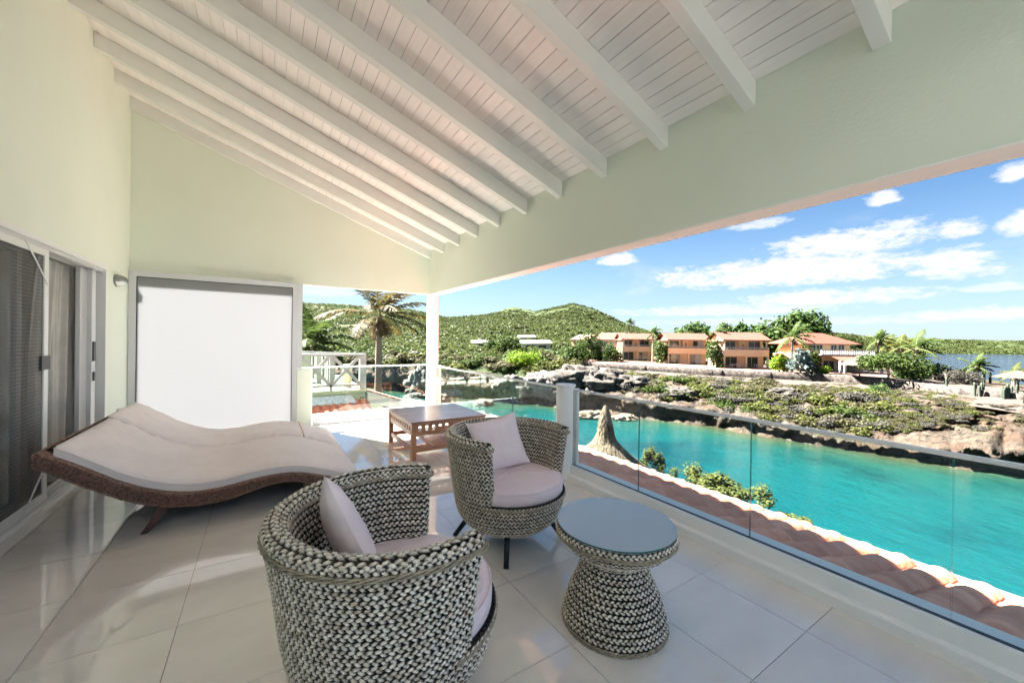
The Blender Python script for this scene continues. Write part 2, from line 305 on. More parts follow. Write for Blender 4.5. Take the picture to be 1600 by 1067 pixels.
# ---- braided rope swept along a path given by points P, outward normals Nn, lateral vectors U (numpy (m,3))
def resample(P, Nn, U, step, closed):
    if closed: P = np.vstack([P, P[:1]]); Nn = np.vstack([Nn, Nn[:1]]); U = np.vstack([U, U[:1]])
    s = np.concatenate([[0], np.cumsum(np.linalg.norm(np.diff(P, axis=0), axis=1))]); L = s[-1]
    m = max(8, int(round(L/step))); q = np.linspace(0, L, m, endpoint=not closed)
    ip = lambda A: np.stack([np.interp(q, s, A[:, i]) for i in range(3)], 1)
    nrm = lambda A: A/np.maximum(np.linalg.norm(A, axis=1, keepdims=True), 1e-9)
    return ip(P), nrm(ip(Nn)), nrm(ip(U)), q, L
def braid(P, Nn, U, a=0.0105, b=0.006, rad_=0.0085, per=0.075, seg=9, sides=5, closed=True, phase=0.0, strands=3, jitter=0.12):
    step = per/seg; P, Nn, U, q, L = resample(np.asarray(P), np.asarray(Nn), np.asarray(U), step, closed)
    m = len(q)
    if closed: per = L/max(1, round(L/per))
    Vs = []; Qs = []; Hs = []; base = 0
    for k in range(strands):
        th = 2*np.pi*q/per + 2*np.pi*k/strands + phase
        w = a*(1+jitter*np.sin(q*37.1+k*2.1+phase*3)); r_ = rad_*(1+jitter*np.sin(q*61.7+k*1.3+phase*5))
        C = P + U*(w*np.sin(th))[:, None] + Nn*(b*np.sin(2*th))[:, None]
        T = np.roll(C, -1, 0)-np.roll(C, 1, 0) if closed else np.gradient(C, axis=0)
        T /= np.maximum(np.linalg.norm(T, axis=1, keepdims=True), 1e-9)
        A = np.cross(T, Nn); A /= np.maximum(np.linalg.norm(A, axis=1, keepdims=True), 1e-9); B = np.cross(A, T)
        an = 2*np.pi*np.arange(sides)/sides
        V = C[:, None, :] + A[:, None, :]*(np.cos(an)[None, :]*r_[:, None])[..., None] + B[:, None, :]*(np.sin(an)[None, :]*r_[:, None]*0.8)[..., None]
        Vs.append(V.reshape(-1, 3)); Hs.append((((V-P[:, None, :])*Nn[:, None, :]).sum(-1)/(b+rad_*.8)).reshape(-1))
        i = np.arange(m if closed else m-1)[:, None]; j = np.arange(sides)[None, :]
        i2 = (i+1) % m; j2 = (j+1) % sides
        Q = np.stack(np.broadcast_arrays(i*sides+j, i2*sides+j, i2*sides+j2, i*sides+j2), -1).reshape(-1, 4)+base
        Qs.append(Q); base += m*sides
    LASTH[0] = np.concatenate(Hs)
    return np.vstack(Vs), np.vstack(Qs)
LASTH = [None]
class Acc:
    def __init__(s): s.V = []; s.Q = []; s.n = 0; s.H = []
    def add(s, V, Q):
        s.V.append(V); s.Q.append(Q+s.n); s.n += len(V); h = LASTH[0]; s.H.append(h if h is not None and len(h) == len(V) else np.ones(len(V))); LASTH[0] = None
    def build(s, name, m, parent=None, stuff=False):
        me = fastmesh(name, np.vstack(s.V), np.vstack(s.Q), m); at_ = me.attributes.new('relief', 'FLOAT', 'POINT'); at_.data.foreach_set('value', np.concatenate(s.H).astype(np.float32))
        o = link(name, me, parent)
        if stuff: o['kind'] = 'stuff'
        return o
def twist(acc, P, Nn, U, r=0.004, off=0.005, per=0.14, n=3, closed=False, phase=0):   # thin withes twisted together
    P, Nn, U, q, L = resample(np.asarray(P), np.asarray(Nn), np.asarray(U), per/9, closed)
    m = len(q)
    for k in range(n):
        th = 2*np.pi*q/per+2*np.pi*k/n+phase
        C = P+U*(off*1.5*np.sin(th))[:, None]+Nn*(off*.8*np.cos(th))[:, None]
        T = np.gradient(C, axis=0); T /= np.maximum(np.linalg.norm(T, axis=1, keepdims=True), 1e-9)
        A = np.cross(T, Nn); A /= np.maximum(np.linalg.norm(A, axis=1, keepdims=True), 1e-9); B = np.cross(A, T)
        an = 2*np.pi*np.arange(5)/5
        V = C[:, None, :]+(A[:, None, :]*np.cos(an)[None, :, None]+B[:, None, :]*np.sin(an)[None, :, None])*r
        i = np.arange(m if closed else m-1)[:, None]; j = np.arange(5)[None, :]
        acc.add(V.reshape(-1, 3), np.stack(np.broadcast_arrays(i*5+j, ((i+1) % m)*5+j, ((i+1) % m)*5+(j+1) % 5, i*5+(j+1) % 5), -1).reshape(-1, 4))
# ------------------------------------------------------------------ terrace shell
XL, XR, YB = -1.59, 2.755, 7.40
Y0 = -1.0        # roof cut short here; an open deck is added behind to bounce sun in
YT = -11.0  # rear edge of the added deck, out of view
SL = 0.35
def roofz(x): return 3.255+SL*(2.755-x)      # underside of boards
floor = struct(MB().box(XL-.03, XR+.3, YT, YB+.12, -.30, -.004).build('floor', GROUT))
gx = [-1.585]+[-1.474+.554*k for k in range(8)]+[2.757]
gy = [YT]+[.86-.575*k for k in range(20, 0, -1)]+[.86+.58*k for k in range(0, 12)]+[7.382]
gy = sorted(set(round(v, 3) for v in gy if v >= YT and v <= 7.382)); tm = {}
for i in range(len(gx)-1):
    for j in range(len(gy)-1):
        w = round(gx[i+1]-gx[i]-.0035, 3); h = round(gy[j+1]-gy[j]-.0035, 3)
        if w < .02 or h < .02: continue
        if (w, h) not in tm:
            tm[(w, h)] = MB().box(0, w, 0, h, -.0038, 0).mesh('tile', TILE)
        o = link('tile', tm[(w, h)], floor, (gx[i]+.00175, gy[j]+.00175, 0))

# left wall with the door opening
DY0, DY1, DZ = 1.9, 6.45, 2.302
lw = MB(); lw.box(XL-.165, XL, -6.0, DY0, -.3, 5.2); lw.box(XL-.165, XL, DY1, YB, -.3, 5.2); lw.box(XL-.165, XL, DY0, DY1, DZ, 5.2)
left_wall = struct(lw.build('wall', WALLG))
# gable wall above the rear opening (beam bottom at z 2.39)
gb = MB()
gb.add([(XL-.22, YB, 2.39), (XR+.2, YB, 2.39), (XR+.2, YB, roofz(XR+.2)+.1), (XL-.22, YB, roofz(XL-.22)+.1), (XL-.22, YB+.14, 2.39), (XR+.2, YB+.14, 2.39), (XR+.2, YB+.14, roofz(XR+.2)+.1), (XL-.22, YB+.14, roofz(XL-.22)+.1)],
       [(0, 1, 2, 3), (7, 6, 5, 4), (0, 4, 5, 1), (1, 5, 6, 2), (2, 6, 7, 3), (3, 7, 4, 0)])
gable = struct(gb.build('gable_wall', WALLG))
bm = MB().box(XR, XR+.2, Y0, YB-.002, 2.395, 3.36); beam = struct(bm.build('beam', WALLG))
MB().box(XR-.002, XR+.202, Y0, YB-.002, 2.383, 2.3949).build('soffit', WHITE, beam)
# no end wall behind the camera, left open to let more light in
# the uncovered deck there is added, unseen, to throw sunlight under the roof
# roof: deck, boards, rafters
ang = math.atan(SL); cs = math.cos(ang)
XE = 3.10
rd = MB()
def rpt(x, dz): return (x, roofz(x)+dz)
rd.add([(XL-.5, Y0-.1, roofz(XL-.5)+.012), (XE, Y0-.1, roofz(XE)+.012), (XE, YB+.16, roofz(XE)+.012), (XL-.5, YB+.16, roofz(XL-.5)+.012),
        (XL-.5, Y0-.1, roofz(XL-.5)+.12), (XE, Y0-.1, roofz(XE)+.12), (XE, YB+.16, roofz(XE)+.12), (XL-.5, YB+.16, roofz(XL-.5)+.12)],
       [(0, 3, 2, 1), (4, 5, 6, 7), (0, 1, 5, 4), (1, 2, 6, 5), (2, 3, 7, 6), (3, 0, 4, 7)])
roof = struct(rd.build('ceiling', CEILB))
bw = 0.1/cs
bme = MB().box(-bw/2+.0022, bw/2-.0022, Y0, YB, 0, .0115).mesh('board', BOARD)
nb = int((XR-XL)/.1)+1
for i in range(nb):
    x = XR-.05-.1*i
    if x < XL-.02: break
    o = link('board', bme, roof, (x, 0, roofz(x))); o.rotation_euler = (0, ang, 0)
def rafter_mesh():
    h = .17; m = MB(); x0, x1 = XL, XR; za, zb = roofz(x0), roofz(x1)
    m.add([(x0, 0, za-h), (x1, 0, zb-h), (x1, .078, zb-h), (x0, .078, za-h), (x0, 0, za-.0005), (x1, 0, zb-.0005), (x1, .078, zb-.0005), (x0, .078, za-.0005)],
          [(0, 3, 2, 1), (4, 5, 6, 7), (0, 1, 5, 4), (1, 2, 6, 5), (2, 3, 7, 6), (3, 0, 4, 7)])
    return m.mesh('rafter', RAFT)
RAFT = mat('rafter_paint_shaded', (0.70, 0.72, 0.69), 0.45, (0.73, 0.745, 0.715), 2.5, bump=.06, bscale=40)  # greyer than the boards: shade on the rafter sides is put into the colour
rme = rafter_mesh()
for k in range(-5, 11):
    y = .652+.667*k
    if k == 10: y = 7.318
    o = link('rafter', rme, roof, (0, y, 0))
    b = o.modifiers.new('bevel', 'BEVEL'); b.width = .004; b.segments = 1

# kerbs (right and rear) with stepped skirting
def kerb_profile():      # (distance outward, z)
    return [(0, 0), (0, .062), (.006, .070), (.030, .078), (.034, .158), (.038, .165), (.062, .165), (.062, .150), (.088, .150), (.088, .158), (.20, .158), (.20, -.3)]
def kerb(name, a, b, axis, sign, label):
    pr = kerb_profile(); m = MB(); V = []
    for t in (a, b):
        for d, z in pr: V.append((t, sign[1]+sign[0]*d, z) if axis == 0 else (sign[1]+sign[0]*d, t, z))
    n = len(pr); m.add(V, [(i, i+1, n+i+1, n+i) for i in range(n-1)]+[tuple(range(n)), tuple(range(2*n-1, n-1, -1))])
    o = m.build(name, KERB); struct(o); return o
kr = kerb('kerb', YT, 3.18, 1, (1, XR), ''); kr2 = kerb('kerb', 3.34, YB-.1, 1, (1, XR), '')
kb = kerb('kerb', .70, XR, 0, (1, 7.38), '')
MB().box(XR+.0625, XR+.0875, YT, 3.18, .1503, .168).build('gasket', BLACK, kr)
MB().box(XR+.0625, XR+.0875, 3.34, YB-.1, .1503, .168).build('gasket', BLACK, kr2)
MB().box(.70, XR, 7.4425, 7.4675, .1503, .168).build('gasket', BLACK, kb)

# glass balustrades
def pane(name, p0, p1, z0, z1, parent, th=.009):
    m = MB(); p0 = Vector(p0); p1 = Vector(p1); d = (p1-p0).normalized(); n = Vector((-d.y, d.x, 0))*th/2
    V = []
    for p in (p0, p1):
        for sgn in (-1, 1):
            for z in (z0, z1): V.append((p.x+n.x*sgn, p.y+n.y*sgn, z))
    # 0:p0-,z0 1:p0-,z1 2:p0+,z0 3:p0+,z1 4..7 p1
    m.add(V, [(0, 4, 5, 1), (2, 3, 7, 6)], 0); m.add(V, [(0, 1, 3, 2), (4, 6, 7, 5), (1, 5, 7, 3), (0, 2, 6, 4)], 1)
    return m.build(name, [GLASS, GLEDGE], parent)
GX = XR+.075
def balustrade(label, segs, axis, fixed, cap, z1=.985):
    t = thing('glass_balustrade', label, 'balustrade', (fixed, segs[0], 0) if axis == 1 else (segs[0], fixed, 0))
    L = segs[0]
    for a, b in zip(segs[:-1], segs[1:]):
        g = .0025
        p0, p1 = ((0, a+g-L, 0), (0, b-g-L, 0)) if axis == 1 else ((a+g-L, 0, 0), (b-g-L, 0, 0))
        pane('glass_panel', p0, p1, .152, z1-.004, t)
    c0, c1 = cap[0]-L, cap[1]-L
    m = MB()
    if axis == 1: m.box(-.014, .014, c0, c1, z1-.024, z1)
    else: m.box(c0, c1, -.014, .014, z1-.024, z1)
    m.build('top_rail', ALUW, t, bevel=.003); return t
balustrade('long glass balustrade with grey top rail beside the wicker chairs, nearest the camera', [-2.4, -1.46, -.52, .422, 1.35, 2.294, 3.17], 1, GX, (-2.4, 3.17))
balustrade('glass balustrade between the short round post and the corner column, four panes', [3.36, 4.388, 5.326, 6.285, 7.30], 1, GX, (3.36, 7.30))
balustrade('short glass balustrade at the far end of the terrace facing the neighbouring balcony', [.70, 1.565, 2.74], 0, 7.455, (.70, 2.74), .995)
# short post
t = thing('balustrade_post', 'short white round post dividing the glass balustrade behind the rear wicker chair', 'post', (2.795, 3.262, 0))
MB().lathe([(.100, .0), (.100, 1.0)], 40).build('shaft', KERB, t, True)
MB().lathe([(0.001, 1.0005), (.108, 1.0005), (.110, 1.006), (.110, 1.022), (.104, 1.028), (.001, 1.028)], 40).build('cap', ALUW, t, True)
MB().box(.072, .108, -.105, -.070, .16, .985).build('glass_channel', ALUW, t)
# corner column
t = thing('corner_column', 'tall round white column holding the terrace corner next to the glass', 'column', (2.866, 7.462, 0))
MB().lathe([(.118, -.3), (.118, 2.383)], 40).build('shaft', WHITE, t, True)
MB().box(.085, .125, -.165, -.105, .16, .985).build('glass_channel', ALUW, t)

# frosted screen at the back
t = thing('frosted_screen', 'large frosted white glass screen in a grey frame closing the back corner', 'glass screen', (0, 7.36, 0))
m = MB(); m.box(-1.585, -1.508, -.03, .04, 0, 2.39); m.box(-1.508, .385, -.03, .04, 2.315, 2.39); m.box(.385, .448, -.03, .04, 0, 2.39); m.box(-1.508, .385, -.03, .04, 0, .06)
m.build('frame', ALU, t)
m = MB(); m.box(-1.508, -1.500, -.012, .012, .06, 2.315); m.box(.377, .385, -.012, .012, .06, 2.315); m.box(-1.5, .377, -.012, .012, 2.307, 2.315); m.build('gasket', BLACK, t)
MB().box(-1.5, .377, .0, .010, .06, 2.307).build('glass_pane', FROST, t)
MB().box(.450, .528, -.02, .04, .985, 2.39).build('mullion', ALU, t)
t = thing('half_height_pillar', 'squat pale green pillar between the frosted screen and the rear balustrade', 'pillar', (.57, 7.40, 0))
MB().box(-.118, .118, -.06, .06, 0, .972).build('shaft', WALLG, t, bevel=.012)
MB().box(-.122, .122, -.064, .064, .9725, .985).build('cap', KERB, t)

# wall lamp
t = thing('wall_lamp', 'small oval silver wall lamp on the green wall above the daybed', 'lamp', (XL, 6.83, 2.185))
m = MB(); n = 20; V = []; k = 8
for i in range(k+1):
    a = i/k*math.pi/2
    for j in range(n+1):
        b = j/n*2*math.pi; V.append((.105*math.sin(a), .115*math.cos(a)*math.cos(b), .075*math.cos(a)*math.sin(b)))
F = [(i*(n+1)+j, i*(n+1)+j+1, (i+1)*(n+1)+j+1, (i+1)*(n+1)+j) for i in range(k) for j in range(n)]
up = [f for f in F if (sum(V[i][2] for i in f)/4 > -.02) or (sum(V[i][0] for i in f)/4 < .03)]
lo_ = [f for f in F if f not in up]
m.add([(x*1.06, y*1.05, z*1.05) for x, y, z in V], up); o = m.build('hood', mat('brushed_steel', (.30, .31, .30), .35, metal=.8), t, True)
sm = o.modifiers.new('solid', 'SOLIDIFY'); sm.thickness = .004
MB().add(V, lo_).build('lens', mat('lamp_glass', (.85, .85, .82), .15), t, True)
MB().lathe([(.001, 0), (.06, 0)], 20).build('backplate', ALU, t)
t = thing('wall_fitting', 'small round grey wall fitting low on the wall behind the daybed headrest', 'fitting', (XL, 6.95, .50))
MB().box(0.0005, .03, -.06, .06, -.05, .05).build('body', ALU, t, bevel=.012)

# ------------------------------------------------------------------ sliding door on the left
t = thing('sliding_door', 'white framed sliding glass door with its insect screen drawn halfway', 'door', (XL, 0, 0))
m = MB(); m.box(-.16, .012, DY0, DY1, 2.262, 2.302); m.box(-.16, -.13, DY0, DY1, 0, .03); m.box(-.16, .012, DY1-.035, DY1, 0.03, 2.262); m.box(-.16, .012, DY0, DY0+.04, 0.03, 2.262)
m.box(-.13, .02, DY0, DY1, 0, .022); m.build('frame', ALUW, t)
m = MB()
for xx in (-.14, -.10, -.055, -.015): m.box(xx-.003, xx+.003, DY0, DY1, .0222, .045); m.box(xx-.003, xx+.003, DY0+.05, DY1-.05, 2.225, 2.2618)
m.build('track', ALU, t)
# screen leaf
sc = MB(); sc.box(-.03, -.012, 4.985, 5.06, .045, 2.225); sc.box(-.03, -.012, 3.7, 4.985, 2.17, 2.225); sc.box(-.03, -.012, 3.7, 4.985, .045, .12)
sl = sc.build('screen_frame', ALUW, t)
MB().box(-.022, -.021, 3.7, 4.985, .12, 2.17).build('screen', SCREEN, sl)
mm = MB(); mm.bar((-.008, 4.66, 2.235), (-.008, 5.03, 1.93), .006, .016); mm.bar((-.008, 4.66, .06), (-.008, 5.03, .36), .006, .016); mm.build('brace', ALUW, sl)
MB().box(-.011, .004, 4.90, 5.055, 1.19, 1.31).build('latch', BLACK, sl)
# glass leafs: one behind the screen, one stacked
def gleaf(y0, y1, x, nm):
    m = MB(); m.box(x-.018, x+.018, y0, y0+.06, .045, 2.225); m.box(x-.018, x+.018, y1-.06, y1, .045, 2.225); m.box(x-.018, x+.018, y0+.06, y1-.06, 2.15, 2.225); m.box(x-.018, x+.018, y0+.06, y1-.06, .045, .14)
    f = m.build('leaf_frame', ALU, t); MB().box(x-.003, x+.003, y0+.06, y1-.06, .14, 2.15).build('glass_pane', DOORGL, f); return f
gleaf(2.0, 3.5, -.055, ''); gleaf(3.38, 4.80, -.10, '')
f = gleaf(1.95, 4.93, -.14, '')
m = MB(); m.box(-.125, -.085, 6.02, 6.14, .045, 2.225); m.box(-.07, -.03, 6.14, 6.26, .045, 2.225); m.box(-.155, -.125, 6.26, 6.40, .045, 2.225); m.build('stacked_stile', ALU, t, bevel=.004)
MB().box(-.029, -.018, 6.16, 6.23, 1.20, 1.42).build('lock', BLACK, t, bevel=.003); MB().box(-.029, -.018, 6.17, 6.22, .98, 1.08).build('lock', BLACK, t, bevel=.003)
# room behind
rm = MB(); rm.box(-6.2, -6.0, 0, 8, -.05, 3); rm.box(-6.0, XL-.22, 7.4, 7.6, -.05, 3); rm.box(-6.0, XL-.22, 0, .1, -.05, 3); rm.box(-6.2, XL-.22, 0, 8, 2.75, 2.85)
struct(rm.build('room_wall', ROOMW)); struct(MB().box(-6.2, XL-.03, 0, 8, -.25, -.002).build('room_floor', mat('room_floor', (.42, .35, .28), .12, (.5, .43, .35), 2)))
# curtain
def curtain(label, y0, y1, x, seed, gather):
    r = random.Random(seed); ny, nz = 160, 26; V = []; Q = []
    ph = [r.uniform(0, 6.28) for _ in range(5)]
    for i in range(nz+1):
        z = .03+i/nz*2.2; g = i/nz
        for j in range(ny+1):
            u = j/ny; yy = y0+(y1-y0)*u+gather*(g**3)*(1-u)*.55
            w = .035*math.sin(u*62+ph[0]+.6*math.sin(u*9+ph[1]))+.018*math.sin(u*131+ph[2]+g*1.5)+.02*math.sin(u*23+g*2.5+ph[3])
            V.append((x+w*(0.6+.5*(1-g)), yy, z))
    for i in range(nz):
        for j in range(ny): Q.append((i*(ny+1)+j, i*(ny+1)+j+1, (i+1)*(ny+1)+j+1, (i+1)*(ny+1)+j))
    o = link('curtain', fastmesh('curtain', V, Q, CURT)); tag(o, label, 'curtain'); return o
curtain('heavy grey beige curtain gathered behind the open part of the sliding door', 5.25, 6.44, XL-.215, 3, .35)
curtain('long grey curtain hanging behind the insect screen', 2.2, 5.2, XL-.235, 5, .1)
# ------------------------------------------------------------------ woven chairs and table
def uloop(R, z, thick, phi0, Rin=None, n_out=90):
    """closed U-shaped loop round a tub wall that is open in front (local +X); returns points, normals, up"""
    Ro = R; Ri = R-thick if Rin is None else Rin
    P = []; Nn = []
    a = np.linspace(phi0, 2*math.pi-phi0, n_out)
    for t in a: P.append((Ro*math.cos(t), Ro*math.sin(t), z)); Nn.append((math.cos(t), math.sin(t), 0))
    # end cap at 2pi-phi0 : rounded
    for end, seq in ((2*math.pi-phi0, 1), (phi0, -1)):
        if seq == 1:
            Rm_ = (Ro+Ri)/2; c = np.array([Rm_*math.cos(end), Rm_*math.sin(end)]); er = np.array([math.cos(end), math.sin(end)]); et = np.array([-math.sin(end), math.cos(end)])
            for q in np.linspace(0, math.pi, 9)[1:-1]:
                d = er*math.cos(q)+et*math.sin(q); P.append((*(c+d*(Ro-Ri)/2), z)); Nn.append((*d, 0))
            for t in a[::-1]: P.append((Ri*math.cos(t), Ri*math.sin(t), z)); Nn.append((-math.cos(t), -math.sin(t), 0))
        else:
            Rm_ = (Ro+Ri)/2; c = np.array([Rm_*math.cos(end), Rm_*math.sin(end)]); er = np.array([math.cos(end), math.sin(end)]); et = np.array([math.sin(end), -math.cos(end)])
            for q in np.linspace(math.pi, 0, 9)[1:-1]:
                d = er*math.cos(q)+et*math.sin(q); P.append((*(c+d*(Ro-Ri)/2), z)); Nn.append((*d, 0))
    return np.array(P), np.array(Nn)
def chair_r(z):
    return float(np.interp(z, [.115, .135, .16, .20, .25, .30, .36, .45, .60, .80], [.20, .27, .315, .355, .385, .400, .412, .425, .445, .478]))
PH0 = rad(64)
def make_chair():
    t = thing('wicker_chair', '', 'chair', group='grey braided wicker tub chairs')
    core = MB()
    prof = [(chair_r(z)-.012, z) for z in (.115, .135, .16, .20, .25, .30, .39)]
    core.lathe([(.001, .112)]+prof+[(.001, .392)], 48)
    rings = []
    for z in (.30, .36, .45, .6, .80):
        P, _ = uloop(chair_r(z)-.012, z, .068-.024, PH0+.02, n_out=60); rings.append(P)
    n = len(rings[0]); V = np.vstack(rings); Fq = [(i*n+j, i*n+(j+1) % n, (i+1)*n+(j+1) % n, (i+1)*n+j) for i in range(len(rings)-1) for j in range(n)]
    core.add(V, Fq); core.add(rings[-1][list(range(60))].tolist()+rings[-1][list(range(67+59, 66, -1))].tolist(), [(j, j+1, 60+j+1, 60+j) for j in range(59)])
    core.build('core', STRANDD, t, True)
    acc = Acc(); pitch = .0285; z = .128; k = 0
    # arc-length stepping along profile
    zs = [.122]; 
    while zs[-1] < .79:
        z0 = zs[-1]; dz = .001
        while True:
            if math.hypot(chair_r(z0+dz)-chair_r(z0), dz) >= pitch or z0+dz > .80: break
            dz += .0005
        zs.append(z0+dz)
    for k, z in enumerate(zs):
        R = chair_r(z)
        sl_ = np.array([chair_r(z+.01)-chair_r(z-.005), 0.015]); sl_ /= np.linalg.norm(sl_)
        if z < .398:
            a = np.linspace(0, 2*math.pi, 120, endpoint=False)
            P = np.stack([R*np.cos(a), R*np.sin(a), np.full_like(a, z)], 1); U = np.stack([sl_[0]*np.cos(a), sl_[0]*np.sin(a), np.full_like(a, sl_[1])], 1)
            Nn = np.stack([sl_[1]*np.cos(a), sl_[1]*np.sin(a), np.full_like(a, -sl_[0])], 1)
        else:
            P, Nn = uloop(R, z, .068, PH0); U = np.tile([0, 0, 1.0], (len(P), 1))
        V, Q = braid(P, Nn, U, phase=k*2.4, seg=10, per=.080, a=.0086, rad_=.0066, b=.0058); acc.add(V, Q)
    # extra inner rows start at seat; the rim: three braids lying on top of the wall
    for j, (ins, zz) in enumerate(((.008, .808), (.034, .818), (.058, .808))):
        P, Nn = uloop(.478-ins, zz, .068-2*ins if ins < .03 else .004, PH0+.01)
        if ins > .03:
            a = np.linspace(PH0-.045, 2*math.pi-PH0+.045, 90); P = np.stack([(.478-ins)*np.cos(a), (.478-ins)*np.sin(a), np.full_like(a, zz)], 1)
            Nn = np.tile([0, 0, 1.0], (90, 1)); U = np.stack([np.cos(a), np.sin(a), 0*a], 1); cl = False
        else:
            a = np.linspace(PH0-.045, 2*math.pi-PH0+.045, 90); P = np.stack([(.478-ins)*np.cos(a), (.478-ins)*np.sin(a), np.full_like(a, zz)], 1)
            Nn = np.stack([np.cos(a)*.5, np.sin(a)*.5, 0*a+.86], 1); U = np.stack([np.cos(a)*.86, np.sin(a)*.86, 0*a-.5], 1); cl = False
        V, Q = braid(P, Nn, U, phase=j*1.7+.5, closed=cl, seg=12, per=.108, a=.0095, rad_=.0078, b=.008); acc.add(V, Q)
    # inner wall rows already come from the loops; deck under the cushion
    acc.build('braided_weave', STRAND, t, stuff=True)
    tw = Acc()
    P, Nn = uloop(.478+.010, .778, .068+.020, PH0-.02); U = np.tile([0, 0, 1.0], (len(P), 1)); twist(tw, P, Nn, U, r=.0042, closed=False); tw.build('withe_trim', WITHE, t); tw = Acc()
    a = np.linspace(-PH0-.1, PH0+.1, 60); R = chair_r(.36)+.010
    P = np.stack([R*np.cos(a), R*np.sin(a), 0*a+.375], 1); twist(tw, P, np.stack([np.cos(a), np.sin(a), 0*a], 1), np.tile([0, 0, 1.0], (60, 1)), r=.0042)
    tw.build('withe_trim', WITHE, t)
    # legs
    for s in (45, 135, 225, 315):
        c, s_ = math.cos(rad(s)), math.sin(rad(s))
        MB().tube([(.27*c, .27*s_, .20), (.415*c, .415*s_, .0)], [.021, .0175], 14).build('leg', LEGB, t, True)
    # seat cushion (D-shaped disc)
    acc2 = MB(); n = 72; prof = [(.0, .392), (.975, .392), (.997, .402), (1.0, .436), (.995, .461), (.965, .478), (.90, .486), (.6, .493), (.0, .496)]
    V = []; 
    for r_, z in prof:
        for j in range(n):
            a = 2*math.pi*j/n; R = .40 if abs((a+math.pi) % (2*math.pi)-math.pi) < PH0 else .372
            R = .352+.052*max(0, min(1, (math.cos(a)-math.cos(PH0+.25))/.3)); wob = .003*math.sin(a*7+r_*9)+.0025*math.sin(a*13+2)
            V.append((R*r_*math.cos(a)*1.0, R*r_*math.sin(a), z+(wob if z > .45 else 0)))
    F = [(i*n+j, i*n+(j+1) % n, (i+1)*n+(j+1) % n, (i+1)*n+j) for i in range(len(prof)-1) for j in range(n)]
    acc2.add(V, F); cu = acc2.build('seat_cushion', CUSH, t, True)
    pts = []
    for j in range(n+1):
        a = 2*math.pi*j/n; R = .352+.052*max(0, min(1, (math.cos(a)-math.cos(PH0+.25))/.3)); pts.append((R*.985*math.cos(a), R*.985*math.sin(a), .476))
    MB().tube(pts, .0038, 6, False).build('piping', CUSH, cu, True)
    return t
def pillow_mesh(w, h, th, seed=1):
    n = 34; V = []; Q = []
    r = random.Random(seed); off = Vector((r.uniform(0, 50),)*3)
    for sgn in (1, -1):
        for i in range(n+1):
            for j in range(n+1):
                u = -1+2*i/n; v = -1+2*j/n
                pin = 1-.09*(1-u*u)*abs(v)**3; pin2 = 1-.09*(1-v*v)*abs(u)**3
                k = max(0, (1-abs(u)**2.6))*max(0, (1-abs(v)**2.6))
                z = th/2*k**.55
                wr = .007*mnoise.noise(Vector((u*3.2, v*3.2, sgn))+off)*k+.004*math.sin((u+v)*14)*(abs(u*v))**1.5*k**.3
                V.append((w/2*u*pin2, h/2*v*pin, sgn*(z+wr)))
    m = (n+1)**2
    for s_, b in ((1, 0), (-1, m)):
        for i in range(n):
            for j in range(n):
                q = (b+i*(n+1)+j, b+(i+1)*(n+1)+j, b+(i+1)*(n+1)+j+1, b+i*(n+1)+j+1); Q.append(q if s_ == 1 else q[::-1])
    return fastmesh('pillow', V, Q, CUSH)
chair = make_chair()
C2 = (1.585, 2.487); F2 = rad(-79.5); C1 = (.48, 1.63); F1 = rad(-7.5)
chair.location = (*C1, 0); chair.rotation_euler = (0, 0, F1)
chair['label'] = 'nearest braided grey tub chair seen from behind, facing right, at the bottom of the photo'
ch2 = copy_tree(chair, loc=(*C2, 0), rz=F2, label='farther braided grey tub chair facing the camera in front of the short post')
def place_pillow(label, center, facing, mesh_seed, lean, rz_extra, spin):
    me = pillow_mesh(.43, .43, .13, mesh_seed); o = link('throw_pillow', me); tag(o, label, 'pillow', 'pink throw pillows')
    # pillow plane: normal points along facing dir and up by lean
    f = facing+rz_extra; nrm = Vector((math.cos(f)*math.cos(lean), math.sin(f)*math.cos(lean), math.sin(lean)))
    upv = Vector((0, 0, 1)); xx = upv.cross(nrm).normalized(); yy = nrm.cross(xx)
    x2 = xx*math.cos(spin)+yy*math.sin(spin); y2 = nrm.cross(x2)
    o.matrix_world = Matrix.Translation(center) @ Matrix((x2, y2, nrm)).transposed().to_4x4(); return o
def loc_in(c, f, dx, dy, z): return (c[0]+dx*math.cos(f)-dy*math.sin(f), c[1]+dx*math.sin(f)+dy*math.cos(f), z)
place_pillow('pink square pillow leaning inside the chair that faces the camera', loc_in(C2, F2, -.17, .03, .675), F2, 1, rad(24), rad(-24), rad(11))
place_pillow('pink pillow standing on its corner in the chair seen from behind', loc_in(C1, F1, -.19, .03, .69), F1, 2, rad(20), rad(14), rad(-38))

